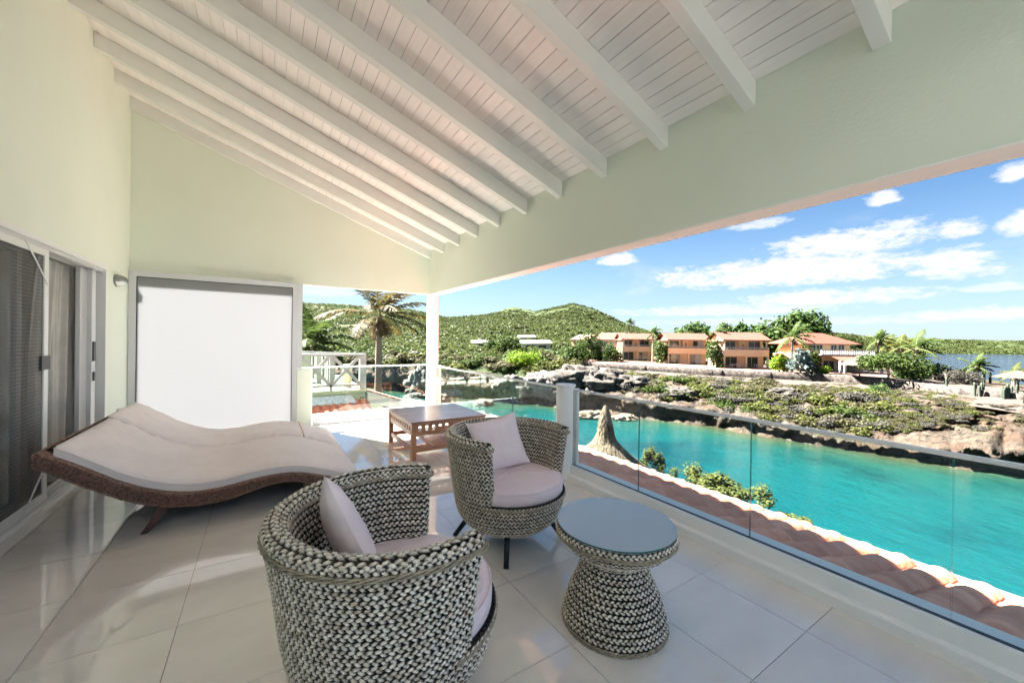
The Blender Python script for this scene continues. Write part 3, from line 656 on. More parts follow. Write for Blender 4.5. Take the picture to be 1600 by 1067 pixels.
# table
t = thing('wicker_side_table', 'round hourglass side table of grey braided wicker with pale glass top', 'table', (1.614, 1.46, 0))
TZ = [0.0, .03, .07, .14, .20, .26, .31, .345, .37, .395, .425, .46, .49, .505]
TR = [.262, .268, .262, .240, .212, .186, .171, .168, .186, .222, .266, .298, .312, .308]
def tr_(z): return float(np.interp(z, TZ, TR))
MB().lathe([(max(.001, tr_(z)-.012), z) for z in TZ]+[(.001, .500)], 48).build('core', STRANDD, t, True)
acc = Acc(); s = 0; zc = .016; k = 0
ztab = np.linspace(0.012, .50, 600); rt = np.interp(ztab, TZ, TR); al = np.concatenate([[0], np.cumsum(np.hypot(np.diff(rt), np.diff(ztab)))])
nrow = int(al[-1]/.0285)
for k in range(nrow+1):
    z = float(np.interp(al[-1]*k/nrow, al, ztab)); R = tr_(z); e = .006
    tg = np.array([tr_(z+e)-tr_(z-e), 2*e]); tg /= np.linalg.norm(tg); a = np.linspace(0, 2*math.pi, 100, endpoint=False)
    P = np.stack([R*np.cos(a), R*np.sin(a), 0*a+z], 1); U = np.stack([tg[0]*np.cos(a), tg[0]*np.sin(a), 0*a+tg[1]], 1); Nn = np.stack([tg[1]*np.cos(a), tg[1]*np.sin(a), 0*a-tg[0]], 1)
    V, Q = braid(P, Nn, U, phase=k*2.4, seg=10, per=.080, a=.0086, rad_=.0066, b=.0058); acc.add(V, Q)
for k in range(11):
    R = .292-.030*k
    if R < .01: break
    a = np.linspace(0, 2*math.pi, 90, endpoint=False); P = np.stack([R*np.cos(a), R*np.sin(a), 0*a+.503], 1)
    V, Q = braid(P, np.tile([0, 0, 1.0], (90, 1)), np.stack([np.cos(a), np.sin(a), 0*a], 1), phase=k, per=.09, seg=10, a=.0070, rad_=.0074, b=.006); acc.add(V, Q)
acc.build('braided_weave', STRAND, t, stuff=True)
a = np.linspace(0, 2*math.pi, 90)
for R, z in ((.316, .478), (.274, .012)):
    tw = Acc()
    P = np.stack([R*np.cos(a), R*np.sin(a), 0*a+z], 1); twist(tw, P, np.stack([np.cos(a), np.sin(a), 0*a], 1), np.tile([0, 0, 1.0], (90, 1)), r=.0042); tw.build('withe_trim', WITHE, t)
g = MB(); n = 72
V = [(.311*math.cos(2*math.pi*j/n), .311*math.sin(2*math.pi*j/n), z) for z in (.5195, .5275) for j in range(n)]
g.add(V, [tuple(range(n, 2*n))], 0); g.add(V, [tuple(range(n))[::-1]], 1); g.add(V, [(j, (j+1) % n, n+(j+1) % n, n+j) for j in range(n)], 2)
g.build('glass_top', [glassmat('milky_glass', (.90, .95, .97), 1.2, .33, .03), glassmat('clear_under', (.97, .98, .98), 0.3), GLEDGE], t)

# teak coffee table
TX0, TX1, TY0, TY1 = 1.515, 2.56, 4.62, 5.71
t = thing('coffee_table', 'low square brown teak coffee table with slatted apron and lower shelf', 'table', (TX0, TY0, 0))
w, d = TX1-TX0, TY1-TY0
nbd = 7
for i in range(nbd):
    MB().box(0+.0, w, d*i/nbd+.0008, d*(i+1)/nbd-.0008, .458, .48).build('top_plank', TEAKTOP, t)
lw_ = .062
for x in (.012, w-.012-lw_):
    for y in (.012, d-.012-lw_): MB().box(x, x+lw_, y, y+lw_, 0, .4575).build('leg', TEAK, t, bevel=.003)
def apron(along, fixed, L):
    m = MB(); a0, a1 = .012+lw_+.0005, L-.012-lw_-.0005
    def bx(p, q, z0, z1): (m.box(p, q, fixed, fixed+.022, z0, z1) if along == 0 else m.box(fixed, fixed+.022, p, q, z0, z1))
    bx(a0, a1, .415, .457); bx(a0, a1, .30, .352)
    n = 10; st = (a1-a0)/n
    for i in range(n+1):
        c = a0+st*i; p, q = max(a0, c-.025), min(a1, c+.025)
        bx(p, q, .352, .415)
    return m.build('apron', TEAK, t)
apron(0, .022, w); apron(0, d-.044, w); apron(1, .022, d); apron(1, w-.044, d)
for y in (.03, d-.06): MB().box(.0745, w-.0745, y, y+.03, .095, .15).build('stretcher', TEAK, t)
for x in (.03, w-.06): MB().box(x, x+.03, .0745, d-.0745, .095, .15).build('stretcher', TEAK, t)
for i in range(3): MB().box(.33+.13*i, .455+.13*i, .0605, d-.0605, .128, .146).build('shelf_board', TEAKTOP, t)
MB().box(.300, .328, .0605, d-.0605, .120, .150).build('shelf_lip', TEAK, t)

# ------------------------------------------------------------------ wave daybed
LX = [-1.30, -1.20, -1.115, -1.0, -.905, -.76, -.615, -.458, -.266, -.116, .0, .10, .21, .342, .50, .64, .78]
FB = [.585, .525, .448, .375, .305, .225, .178, .150, .152, .185, .215, .232, .228, .188, .130, .085, .050]   # frame underside
CT = [.770, .712, .655, .575, .502, .420, .362, .328, .332, .358, .370, .375, .372, .345, .290, .235, .180]   # cushion top
def sm(xs, ys):
    xx = np.linspace(xs[0], xs[-1], 90); y = np.interp(xx, xs, ys)
    for _ in range(6): y[1:-1] = (y[:-2]+2*y[1:-1]+y[2:])/4
    return xx, y
XX, fbz = sm(LX, FB); _, ctz = sm(LX, CT); fbz = fbz+.014
YN, YF = 3.92, 6.12
ftop = ctz-.088
t = thing('wave_daybed', 'double wave-shaped daybed of brown wicker beside the sliding door', 'daybed', (-.3, YN, 0))
ox, oy = .3, -YN
m = MB(); n = len(XX)
V = []
for y in (YN+.03, YF-.03):
    for i in range(n): V.append((XX[i]+ox, y+oy, fbz[i]+.006))
    for i in range(n): V.append((XX[i]+ox, y+oy, ftop[i]-.004))
F = []
for i in range(n-1): F += [(i, 2*n+i, 2*n+i+1, i+1), (n+i, n+i+1, 3*n+i+1, 3*n+i), (i, i+1, n+i+1, n+i), (2*n+i, 3*n+i, 3*n+i+1, 2*n+i+1)]
F += [(0, n, 3*n, 2*n), (n-1, 3*n-1, 4*n-1, 2*n-1)]
m.add(V, F); m.build('frame_core', mat('rattan_core', (.03, .016, .012), .8), t, True)
acc = Acc()
def xpath(y, zz, bow=0.0):
    return np.stack([XX+ox, np.full(n, y+oy), zz], 1)
for side in (0, 1):
    acc = Acc()
    yy = YN if side == 0 else YF; sg = -1 if side == 0 else 1
    NS = 11
    for k in range(NS):
        fr = (k+.5)/NS
        zz = fbz+(ftop-fbz)*fr+.0035*np.sin(XX*9+k*1.7)+.002*np.sin(XX*41+k*3)
        yb = yy+sg*(.012*math.sin(math.pi*fr)+.004*(k % 2))+.003*np.sin(XX*33+k*2)
        P = np.stack([XX+ox, yb+oy, zz], 1); T = np.zeros_like(P); T[:, 1] = sg
        U = np.zeros_like(P); U[:, 2] = 1
        twist(acc, P, T, U, r=.0046, off=.0030, per=.16, n=3, phase=k*2.0)
    acc.build('side_weave', BROWNW, t)
acc = Acc()
gz = np.gradient(ftop, XX); nl = np.sqrt(1+gz**2)
for j, y in enumerate(list(np.arange(YN+.012, YN+.10, .021))+list(np.arange(YF-.075, YF-.01, .021))):
    P = np.stack([XX+ox, np.full(n, y+oy), ftop+.001], 1); Nn = np.stack([-gz/nl, 0*gz, 1/nl], 1); U = np.tile([0, 1.0, 0], (n, 1))
    V, Q = braid(P, Nn, U, closed=False, a=.009, rad_=.0072, b=.006, per=.052, phase=j*2.1); acc.add(V, Q)
gzb = np.gradient(fbz, XX); nlb = np.sqrt(1+gzb**2)
for j, y in enumerate([YN+.004, YN+.03, YN+.055, YF-.01]):
    P = np.stack([XX+ox, np.full(n, y+oy), fbz-.002], 1); Nn = np.stack([gzb/nlb, 0*gz, -1/nlb], 1); U = np.tile([0, 1.0, 0], (n, 1))
    V, Q = braid(P, Nn, U, closed=False, a=.008, rad_=.0075, b=.008, per=.055, phase=j*2.1); acc.add(V, Q)
# rolled head and foot ends
for xe, ie in ((XX[0], 0), (XX[-1], -1)):
    for q in range(5):
        z = fbz[ie]+(ftop[ie]-fbz[ie])*(q+.5)/5; ys = np.linspace(YN, YF, 40); P = np.stack([np.full(40, xe+ox+(-.004 if ie == 0 else .004)), ys+oy, np.full(40, z)], 1)
        V, Q = braid(P, np.tile([-1.0 if ie == 0 else 1.0, 0, 0], (40, 1)), np.tile([0, 0, 1.0], (40, 1)), closed=False, a=.009, rad_=.0075, per=.055, phase=q); acc.add(V, Q)
acc.build('knotted_weave', BROWNK, t, stuff=True)
for x, y, sgn in ((-.70, YN+.035, -1), (-.70, YF-.06, -1), (.40, YN+.035, 1), (.40, YF-.06, 1)):
    zt_ = float(np.interp(x, XX, fbz))+.01
    pts = [(x+ox-sgn*.07, y+oy, zt_), (x+ox-sgn*.045, y+oy, zt_*.7), (x+ox-sgn*.005, y+oy, zt_*.35), (x+ox+sgn*.055, y+oy, 0)]
    mb = MB()
    for i in range(3): 
        pass
    wd = [.036, .034, .03, .022]; V = []
    for (px_, py_, pz_), w_ in zip(pts, wd):
        for a_, b_ in ((-1, -1), (1, -1), (1, 1), (-1, 1)): V.append((px_+a_*w_, py_+b_*.018, pz_))
    Fq = [(i*4+j, i*4+(j+1) % 4, (i+1)*4+(j+1) % 4, (i+1)*4+j) for i in range(3) for j in range(4)]+[(3, 2, 1, 0), (12, 13, 14, 15)]
    mb.add(V, Fq); mb.build('leg', DBROWN, t, bevel=.003)
def day_cushion(y0, y1, label, x0i, strap=None):
    xs = np.append(XX[x0i:], XX[-1]+.03); top = np.append(ctz[x0i:], ctz[-1]-.014); k = len(xs); ny = 26
    V = []; Q = []
    th = .068
    for j in range(ny+1):
        v = j/ny; y = y0+(y1-y0)*v; e = min(v, 1-v)*(y1-y0)
        rnd_ = min(1, e/.03); drop = (1-math.sqrt(max(0, 1-(1-rnd_)**2)))*.018 if rnd_ < 1 else 0
        puff = .016*(1-(2*v-1)**4)
        for i in range(k):
            sag = .006*mnoise.noise(Vector((xs[i]*2.2, y*2.2, 3)))
            crease = .009*max(0, 1-e/.16)*math.sin(xs[i]*70+3*math.sin(xs[i]*9))*mnoise.noise(Vector((xs[i]*5, 7, y0)))*2.2
            ex = min(i, k-1-i)/3.0; dx = (1-min(1, ex))*.015
            V.append((xs[i], y, top[i]-drop-dx+(puff+sag if ex > 0 else 0)+(crease if 0 < j < ny else 0)))
    base = len(V)
    for j in range(ny+1):
        y = y0+(y1-y0)*j/ny
        for i in range(k): V.append((xs[i]-.004, y, top[i]-th-.012))
    for j in range(ny):
        for i in range(k-1):
            a_ = j*k+i; Q.append((a_, a_+1, a_+k+1, a_+k)); a_ += base; Q.append((a_, a_+k, a_+k+1, a_+1))
    for i in range(k-1): Q += [(base+i, base+i+1, i+1, i), (ny*k+i, ny*k+i+1, base+ny*k+i+1, base+ny*k+i)]
    for j in range(ny): Q += [(j*k, (j+1)*k, base+(j+1)*k, base+j*k), (j*k+k-1, base+j*k+k-1, base+(j+1)*k+k-1, (j+1)*k+k-1)]
    o = link('daybed_cushion', fastmesh('daybed_cushion', V, Q, CUSHD)); tag(o, label, 'cushion', 'long pads on the wave daybed')
    b = o.modifiers.new('bevel', 'BEVEL'); b.width = .006; b.segments = 2; b.limit_method = 'ANGLE'; b.angle_limit = rad(50)
    for yy in (y0-.002, y1+.002):
        for zo in (-.020, -.072):
            MB().tube([(xs[i], yy, top[i]+zo) for i in range(0, k, 2)], .0042, 6).build('piping', CUSHD, o, True)
    if strap:
        i = int(np.argmin(abs(xs-strap))); MB().tube([(xs[i], y, top[i]+.004+.016*(1-(2*(y-y0)/(y1-y0)-1)**4)) for y in np.linspace(y0, y1, 16)], .007, 6).build('strap', STRAP, o, True)
    return o
day_cushion(YN+.055, 5.15, 'wide near mauve-grey pad covering the front of the daybed', 3)
day_cushion(5.185, YF-.02, 'narrow far pad with an orange strap along the back of the daybed', 2, .40)
# ------------------------------------------------------------------ tiled lean-to roof outside the balustrade
RS = .27
def lrz(x): return -.05-RS*(x-2.95)
def barrel_tile(pitch, L, th=.018, amp=.060, ns=12):
    """S-shaped clay tile: broad hump with a narrow pan at one side, running along +X"""
    V = []; Fq = []
    prof = []
    for j in range(ns+1):
        u = j/ns
        if u < .8: zz = amp*math.sin(math.pi*u/.8)**.8 if 0 < u < .8 else 0
        else: zz = -.010*math.sin(math.pi*(u-.8)/.2)
        prof.append((u*(pitch+.012)-.006, zz))
    for (x, sc_, lift) in ((0, .90, .0), (L*.5, .95, .004), (L*.96, 1.0, .008), (L, 1.0, .007)):
        for y, z in prof: V.append((x, pitch/2+(y-pitch/2)*(1.0 if sc_ < 1 else 1.0), z*sc_+lift*.6))
    k = ns+1
    for i in range(3):
        for j in range(ns): Fq.append((i*k+j, (i+1)*k+j, (i+1)*k+j+1, i*k+j+1))
    b = len(V); V += [(L, y, z*1.0+.004-th) for y, z in prof]; V += [(0, y, z*.9-th) for y, z in prof]
    for j in range(ns): Fq += [(3*k+j, b+j, b+j+1, 3*k+j+1), (b+j, b+k+j, b+k+j+1, b+j+1)]
    return V, Fq
PT = .262; LT = .40; EXP = .335
t = thing('tiled_lean_to_roof', 'pink terracotta tile roof sloping towards the water just outside the glass', 'roof', (2.96, -1.6, 0))
V, Fq = barrel_tile(PT, LT); m = MB(); m.add(V, Fq); tme = m.mesh('roof_tile', TERRA, True)
ra = math.atan(RS)
nr = int((9.3+1.6)/PT); nc = 7
for i in range(nr):
    for c in range(nc):
        x = .0+EXP*math.cos(ra)*c - (.07 if c == 0 else 0)
        o = link('roof_tile', tme, t, (x, i*PT, lrz(2.96+x)+.045+.012)); o.rotation_euler = (rnd.uniform(-.012, .012), ra-.035+rnd.uniform(-.006, .006), rnd.uniform(-.010, .010))
        o.scale = (1, 1, rnd.uniform(.94, 1.06))
m = MB(); X1 = 5.34
m.add([(0, 0, lrz(2.96)), (X1-2.96, 0, lrz(X1)), (X1-2.96, 10.9, lrz(X1)), (0, 10.9, lrz(2.96)), (0, 0, lrz(2.96)-.15), (X1-2.96, 0, lrz(X1)-.15), (X1-2.96, 10.9, lrz(X1)-.15), (0, 10.9, lrz(2.96)-.15)],
      [(0, 1, 2, 3), (7, 6, 5, 4), (0, 4, 5, 1), (1, 5, 6, 2), (2, 6, 7, 3), (3, 7, 4, 0)]); m.build('roof_deck', CONC, t)
m = MB(); gxx = X1-2.96+.004
m.box(gxx, gxx+.215, 0, 10.9, lrz(X1)-.12, lrz(X1)-.035); m.build('gutter', mat('stained_gutter', (.07, .07, .068), .6, (.10, .10, .098), 4), t); m = MB(); m.box(gxx+.2155, gxx+.245, 0, 10.9, lrz(X1)-.14, lrz(X1)+.018); m.build('gutter_lip', FWHITE2, t)
for q_ in range(14): MB().box(gxx+.05, gxx+.2, .35+.78*q_, .362+.78*q_, lrz(X1)-.0349, lrz(X1)-.028).build('gutter_bracket', ALUW, t)
struct(MB().box(-1.5, 2.9, -3, 7.3, -5.2, -.31).build('lower_storey', PALEG))

# ------------------------------------------------------------------ neighbour's balcony block
t = thing('neighbour_balcony', 'white timber balcony with cross braces on a pale green wall next door', 'balcony', (0, 11.5, 0))
m = MB(); m.box(-5, 2.43, .02, 6, -4.5, -.02); m.build('wall', PALEG, t)
m = MB(); m.box(-5, 2.47, -.06, 6, -.0195, .06); m.box(-5, 2.44, -.01, .018, -.20, -.16); m.build('floor_slab', PALEG, t)
m = MB()
for x in (-1.55, -.75, .03, .78, 1.53): MB().box(x-.035, x+.035, -.02, .05, .0605, 1.0).build('post', FWHITE2, t)
MB().box(2.27, 2.44, -.03, .14, .0605, 1.06).build('corner_post', FWHITE2, t)
MB().box(-2, 2.27, -.03, .06, 1.0005, 1.06).build('rail', FWHITE2, t)
MB().box(-2, 2.27, -.02, .04, .16, .22).build('rail', FWHITE2, t)
xs_ = (-1.55, -.75, .03, .78, 1.53, 2.31)
for a_, b_ in zip(xs_[:-1], xs_[1:]):
    m = MB(); m.bar((a_+.035, .0, .22), (b_-.035, .0, 1.0), .085, .022, up=(0, 1, 0)); m.bar((a_+.035, .024, 1.0), (b_-.035, .024, .22), .085, .022, up=(0, 1, 0)); m.build('cross_brace', FWHITE2, t)
# receding side rail with slatted boards and drapery-like panels
MB().bar((2.35, .14, 1.03), (-.6, 5.6, 1.03), .06, .06).build('side_rail', FWHITE2, t)
dv = Vector((-.6-2.35, 5.6-.14, 0)); 
for k in range(3):
    f_ = (k+1)/3.2; p = Vector((2.35, .14, 0))+dv*f_; MB().box(p.x-.07, p.x+.07, p.y-.05, p.y+.05, .0605, 1.0).build('baluster', FWHITE2, t)
MB().box(1.66, 1.86, 1.75, 1.95, .0605, .94).build('pillar', FWHITE2, t)
MB().box(-1.8, 1.25, 2.6, 2.7, .0605, .98).build('inner_wall', PALEG, t); m = MB(); ncu = 60
V = [(1.95-1.0*i/ncu, 2.2+2.6*i/ncu+.06*math.sin(i*1.3), z) for z in (.08, .99) for i in range(ncu+1)]
m.add(V, [(i, i+1, ncu+2+i, ncu+1+i) for i in range(ncu)]); m.build('drape', FWHITE2, t)
pot = tag(MB().lathe([(.001, 0), (.10, 0), (.115, .05), (.13, .3), (.135, .62), (.12, .66), (.10, .64), (.001, .62)], 20).build('planter', mat('sandstone', (.52, .40, .27), .8, (.6, .48, .34), 5), None, True), 'tall sandy clay jar standing on the neighbouring balcony', 'jar'); pot.location = (2.07, 12.2, .061)
# small tiled lean-to below
t = thing('small_tiled_roof', 'small dark terracotta tiled canopy with grey flashing below the white balcony', 'roof', (.3, 10.35, -.78))
sa = math.atan(.45)
V, Fq = barrel_tile(.20, .42); m = MB(); m.add(V, Fq); sme = m.mesh('roof_tile', TERRAD, True)
for i in range(10):
    for c in range(3):
        yy = 1.10-.36*math.cos(sa)*c
        o = link('roof_tile', sme, t, (.0+.20*i+.2, yy, .05+.45*yy-.02)); o.rotation_euler = Matrix.Rotation(-math.pi/2, 3, 'Z').to_euler()
        o.rotation_mode = 'QUATERNION'; o.rotation_quaternion = (Matrix.Rotation(-math.pi/2, 3, 'Z') @ Matrix.Rotation(sa-.03, 3, 'Y')).to_quaternion()
m = MB(); m.add([(0, 0, -.02), (2.0, 0, -.02), (1.9, 1.12, .47), (0, 1.12, .47), (0, 0, -.12), (2.0, 0, -.12), (1.9, 1.12, -.12), (0, 1.12, -.12)], [(0, 1, 2, 3), (7, 6, 5, 4), (0, 4, 5, 1), (1, 5, 6, 2), (2, 6, 7, 3), (3, 7, 4, 0)]); m.build('canopy_base', CONC, t)
m = MB(); m.add([(0, .92, .50), (1.86, .92, .50), (1.75, 1.13, .70), (0, 1.13, .68), (0, .97, .46), (1.86, .97, .46), (1.75, 1.14, .66), (0, 1.14, .64)], [(0, 1, 2, 3), (7, 6, 5, 4), (0, 4, 5, 1), (1, 5, 6, 2), (2, 6, 7, 3), (3, 7, 4, 0)]); m.build('flashing', FLASH, t)
# hose hook
tag(MB().tube([(2.33+.07*math.cos(a_), 11.44, -.28+.13*math.sin(a_)) for a_ in np.linspace(0, 2*math.pi, 20)], .012, 6, False).build('coiled_hose', LEGB, None, True), 'small dark loop of hose hanging on the pale green wall', 'hose')
# sloping white parapet with brown tile coping
t = thing('sloping_parapet', 'white sloping parapet wall with brown tile edge beside the neighbouring balcony', 'wall', (2.47, 11.4, 0))
m = MB(); m.add([(0, 0, -.30), (2.2, 0, -.95), (2.2, 0, -.78), (0, 0, .0), (0, .5, -.30), (2.2, .5, -.95), (2.2, .5, -.78), (0, .5, .0)], [(0, 1, 2, 3), (7, 6, 5, 4), (0, 4, 5, 1), (1, 5, 6, 2), (2, 6, 7, 3), (3, 7, 4, 0)]); m.build('wall', FWHITE, t)
for i in range(11):
    x = .2*i; MB().bar((x+.01, .25, -.355*x+.022), (x+.19, .25, -.355*(x+.18)+.022), .54, .035).build('coping_tile', mat('coping', (.20, .09, .06), .8, (.3, .15, .1), 5), t)

# ------------------------------------------------------------------ terrain
WZ = -9.5
# columns: px -> list of 14 (d, z)
def colst(px, ds, cl1, mid, wf, wt, back, drop, hb, mh, rdg, end, near=None):
    near = near or [(3, -5.2), (9, -5.3), (14, -12)]
    return px, near+[(ds-4, -11.6), (ds, WZ), cl1, mid, wf, wt, back, drop, hb, mh, rdg, end]
LAND = [
 colst(-900, 70, (72, -6), (76, -3.5), (85, -2), (85.6, -2), (110, -.5), (130, 0), (200, 4), (330, 20), (500, 42), (1500, 40), [(3, -2.2), (30, -1.6), (45, -12)]),
 colst(300, 84, (87, -5), (90, -3.5), (96, -2), (96.6, -2), (120, -.5), (140, 0), (200, 6), (340, 24), (520, 46), (1500, 40), [(3, -2.2), (27, -1.6), (34, -12)]),
 colst(470, 86, (89, -4), (93, -2.5), (100, -2), (100.6, -2), (130, -.5), (160, 1), (220, 6), (360, 26), (520, 47), (1500, 40), [(3, -2.2), (25, -1.4), (30, -12)]),
 colst(600, 83, (85, -4.5), (88, -3), (97, -2), (97.6, -2), (130, -.5), (170, 1), (230, 6), (360, 22), (510, 41), (1500, 34), [(3, -2.2), (22, -1.4), (26, -12)]),
 colst(640, 80, (82, -4), (86, -3), (96, -2.5), (96.6, -2.5), (130, -1), (170, 0), (230, 4), (360, 19), (500, 38), (1500, 30), [(3, -5.2), (11, -5.3), (16, -12)]),
 colst(700, 74, (76.5, -4.5), (81, -3.4), (92, -2.6), (92.6, -2.6), (130, -1.3), (170, -.5), (230, 3), (360, 14), (500, 28.5), (1500, 26)),
 colst(760, 70, (72.5, -5), (78, -3.6), (90, -2.8), (90.6, -2.8), (125, -1.5), (170, -.8), (230, 3), (360, 16), (500, 33), (1500, 26)),
 colst(800, 68, (71, -6), (76, -4.2), (88, -2.9), (88.6, -2.9), (120, -1.7), (165, -1), (230, 3), (360, 19), (500, 42), (1500, 26)),
 colst(836, 67, (70, -6), (75, -4.0), (85, -2.9), (85.6, -2.9), (120, -1.7), (165, -1), (230, 3), (360, 18), (500, 38), (1500, 26)),
 colst(895, 62.5, (66, -5.2), (71, -3.9), (80, -3.3), (80.6, -3.0), (120, -2.2), (165, -1), (230, 4), (360, 22), (500, 49), (1500, 26)),
 colst(925, 60, (64, -5.0), (70, -4.1), (78.5, -3.7), (79.1, -3.0), (120, -2.4), (165, -1), (230, 4), (360, 20), (500, 43), (1500, 26)),
 colst(977, 56.5, (61, -5.5), (67, -4.5), (75, -4.0), (75.6, -3.0), (120, -2.8), (165, -1.5), (230, 3), (360, 11), (500, 23.5), (1500, 15)),
 colst(1015, 54.5, (59, -5.9), (64, -4.8), (72.5, -4.05), (73.1, -3.05), (120, -2.8), (165, -2), (230, 1), (360, 7), (500, 13.5), (1500, 10)),
 colst(1100, 51, (56, -6.2), (60, -5.2), (67, -4.2), (67.6, -3.08), (110, -3.0), (150, -2.5), (230, -1), (360, 4), (500, 8), (1500, 8)),
 colst(1200, 45.5, (49, -7.3), (55, -5.3), (62, -4.2), (62.6, -3.1), (100, -3.1), (140, -3), (230, -2), (360, 3), (500, 10), (1500, 8)),
 colst(1300, 41.5, (44.5, -7.9), (51, -5.2), (58, -4.2), (58.6, -3.1), (92, -3.2), (120, -4), (230, -3), (420, 4), (600, 19), (1500, 16)),
 colst(1345, 40, (42.5, -7.9), (48.5, -5.0), (55.4, -4.2), (56, -3.1), (88, -3.2), (96, -8), (110, -12), (540, -12), (650, 16), (1500, 14)),
 colst(1400, 38, (40.5, -7.6), (46, -4.9), (51, -4.1), (51.6, -3.1), (84, -3.3), (92, -9), (100, -12), (545, -12), (650, 13), (1500, 12)),
 colst(1500, 35, (37.5, -6.6), (41.5, -4.5), (44, -4.05), (44.6, -3.3), (70, -3.8), (78, -9), (88, -12), (552, -12), (660, 11), (1500, 12)),
 colst(1600, 33, (35, -6.2), (38, -4.4), (40, -4.0), (40.5, -3.35), (60, -4.3), (68, -9), (80, -12), (552, -12), (660, 10.5), (1500, 12)),
 colst(1900, 28, (30, -6.2), (32, -4.4), (34, -4.0), (34.5, -3.4), (48, -4.5), (56, -9), (70, -12), (560, -12), (680, 10), (1500, 12)),
 colst(3200, 20, (22, -6.2), (24, -4.4), (26, -4.0), (26.5, -3.4), (34, -5), (40, -9), (50, -12), (560, -12), (680, 10), (1500, 12))]
LPX = np.array([c[0] for c in LAND], float); LD = np.array([[q[0] for q in c[1]] for c in LAND], float); LZ = np.array([[q[1] for q in c[1]] for c in LAND], float)
def prof_at(px):
    px = min(max(px, LPX[0]), LPX[-1])
    return np.array([np.interp(px, LPX, LD[:, k]) for k in range(LD.shape[1])]), np.array([np.interp(px, LPX, LZ[:, k]) for k in range(LZ.shape[1])])
def fbm(x, y, z, o=4): return mnoise.fractal(Vector((x, y, z)), .9, 2.1, o)
def ground_z(px, d, detail=True):
    D, Z = prof_at(px); z = float(np.interp(d, D, Z))
    return z
def terrain():
    pxs = np.concatenate([np.linspace(-900, 440, 50)[:-1], np.linspace(440, 1640, 470), np.linspace(1640, 3200, 50)[1:]])
    base = []
    # fraction rows between stations
    cnt = [4, 3, 10, 4, 16, 22, 16, 3, 16, 16, 16, 22, 24, 4]
    V = []; A = []; rows = sum(cnt)+1
    for px in pxs:
        D, Z = prof_at(px); dd = []; zz = []; st = []
        for k, c in enumerate(cnt):
            for i in range(c): f = i/c; dd.append(D[k]+(D[k+1]-D[k])*f); zz.append(Z[k]+(Z[k+1]-Z[k])*f); st.append(k+f)
        dd.append(D[-1]); zz.append(Z[-1]); st.append(len(cnt))
        for d, z, s_ in zip(dd, zz, st):
            x, y = gp(px, d)
            veg = 0.0; amp = 0.0; dsh = 0
            if 3.6 <= s_ <= 6.2:      # cliff
                w_ = min(1, (s_-3.6)*3, (6.2-s_)*2.5)
                w_ = max(0, w_)*(1.0 if px > 1380 else max(.28, min(1, 1-(s_-4.9)*2.5)))
                vd = mnoise.voronoi(Vector((x*.34, y*.34, z*.5)))[0]; vc = min(.35, vd[1]-vd[0])-.2
                r1 = mnoise.ridged_multi_fractal(Vector((x*.16, y*.16, z*.3)), 1.0, 2.2, 5, 1.0, 2.0)-1.1
                r2 = fbm(x*.7, y*.7, z*.7, 4); r3 = fbm(x*2.1, y*2.1, z*2.1, 3)
                w_ *= .75; z += w_*(.40*r1+.40*r2+.22*r3+.9*vc); dsh = w_*(-.8*r1+.9*r2+.5*r3-2.0*vc)
                dsh += -1.9*math.exp(-((s_-4.62)/.22)**2)+.8*math.exp(-((s_-4.12)/.12)**2)
            elif 6.2 < s_ < 7.0: z += .22*fbm(x*.5, y*.5, 0)*min(1, (7-s_)*4)
            if s_ >= 8.9:
                am = .25 if s_ < 11 else min(3.2, (s_-10.8)*1.6)
                z += am*(fbm(x*.02, y*.02, 1.7, 4))*(1 if Z[11] > -11 or s_ > 12.1 else 0)
                veg = 1.5
            elif s_ >= 7.9: veg = .35
            elif s_ > 4.6: veg = .18+.55*max(0, fbm(x*.12, y*.12, 4, 3)+.15)
            if s_ <= 2: veg = .8
            if px < 900 and 5.2 < s_ < 9: veg = .9
            if s_ > 11.9 and Z[11] < -11: veg = .85
            if 530 < px < 620 and 232 < d < 258 and fbm(px*.02, d*.03, 0)+.1 > 0: veg = .0
            d2 = d+dsh; x, y = gp(px, d2); V.append((x, y, z)); A.append(veg)
    n = rows; Q = []
    i = np.arange(len(pxs)-1)[:, None]; j = np.arange(n-1)[None, :]
    Q = np.stack(np.broadcast_arrays(i*n+j, (i+1)*n+j, (i+1)*n+j+1, i*n+j+1), -1).reshape(-1, 4)
    me = fastmesh('ground', V, Q, TERR); at_ = me.attributes.new('veg', 'FLOAT', 'POINT'); at_.data.foreach_set('value', np.array(A, np.float32))
    return struct(link('ground', me))
TERR = bpy.data.materials.new('terrain'); TERR.use_nodes = True; t = TERR.node_tree; b = t.nodes['Principled BSDF']; b.inputs['Roughness'].default_value = 0.95; b.inputs['Specular IOR Level'].default_value = 0.15
geo = t.nodes.new('ShaderNodeNewGeometry'); att = t.nodes.new('ShaderNodeAttribute'); att.attribute_name = 'veg'
def tn(scale, det=6, rough=.65, sc=None):
    n_ = t.nodes.new('ShaderNodeTexNoise'); n_.inputs['Scale'].default_value = scale; n_.inputs['Detail'].default_value = det; n_.inputs['Roughness'].default_value = rough
    if sc:
        mp = t.nodes.new('ShaderNodeMapping'); mp.inputs['Scale'].default_value = sc; t.links.new(geo.outputs['Position'], mp.inputs[0]); t.links.new(mp.outputs[0], n_.inputs['Vector'])
    else: t.links.new(geo.outputs['Position'], n_.inputs['Vector'])
    return n_.outputs['Fac']
def ramp(fac, els):
    r_ = t.nodes.new('ShaderNodeValToRGB'); cr = r_.color_ramp
    while len(cr.elements) < len(els): cr.elements.new(.5)
    for e, (p, c) in zip(cr.elements, els): e.position = p; e.color = (*c, 1)
    t.links.new(fac, r_.inputs[0]); return r_.outputs[0]
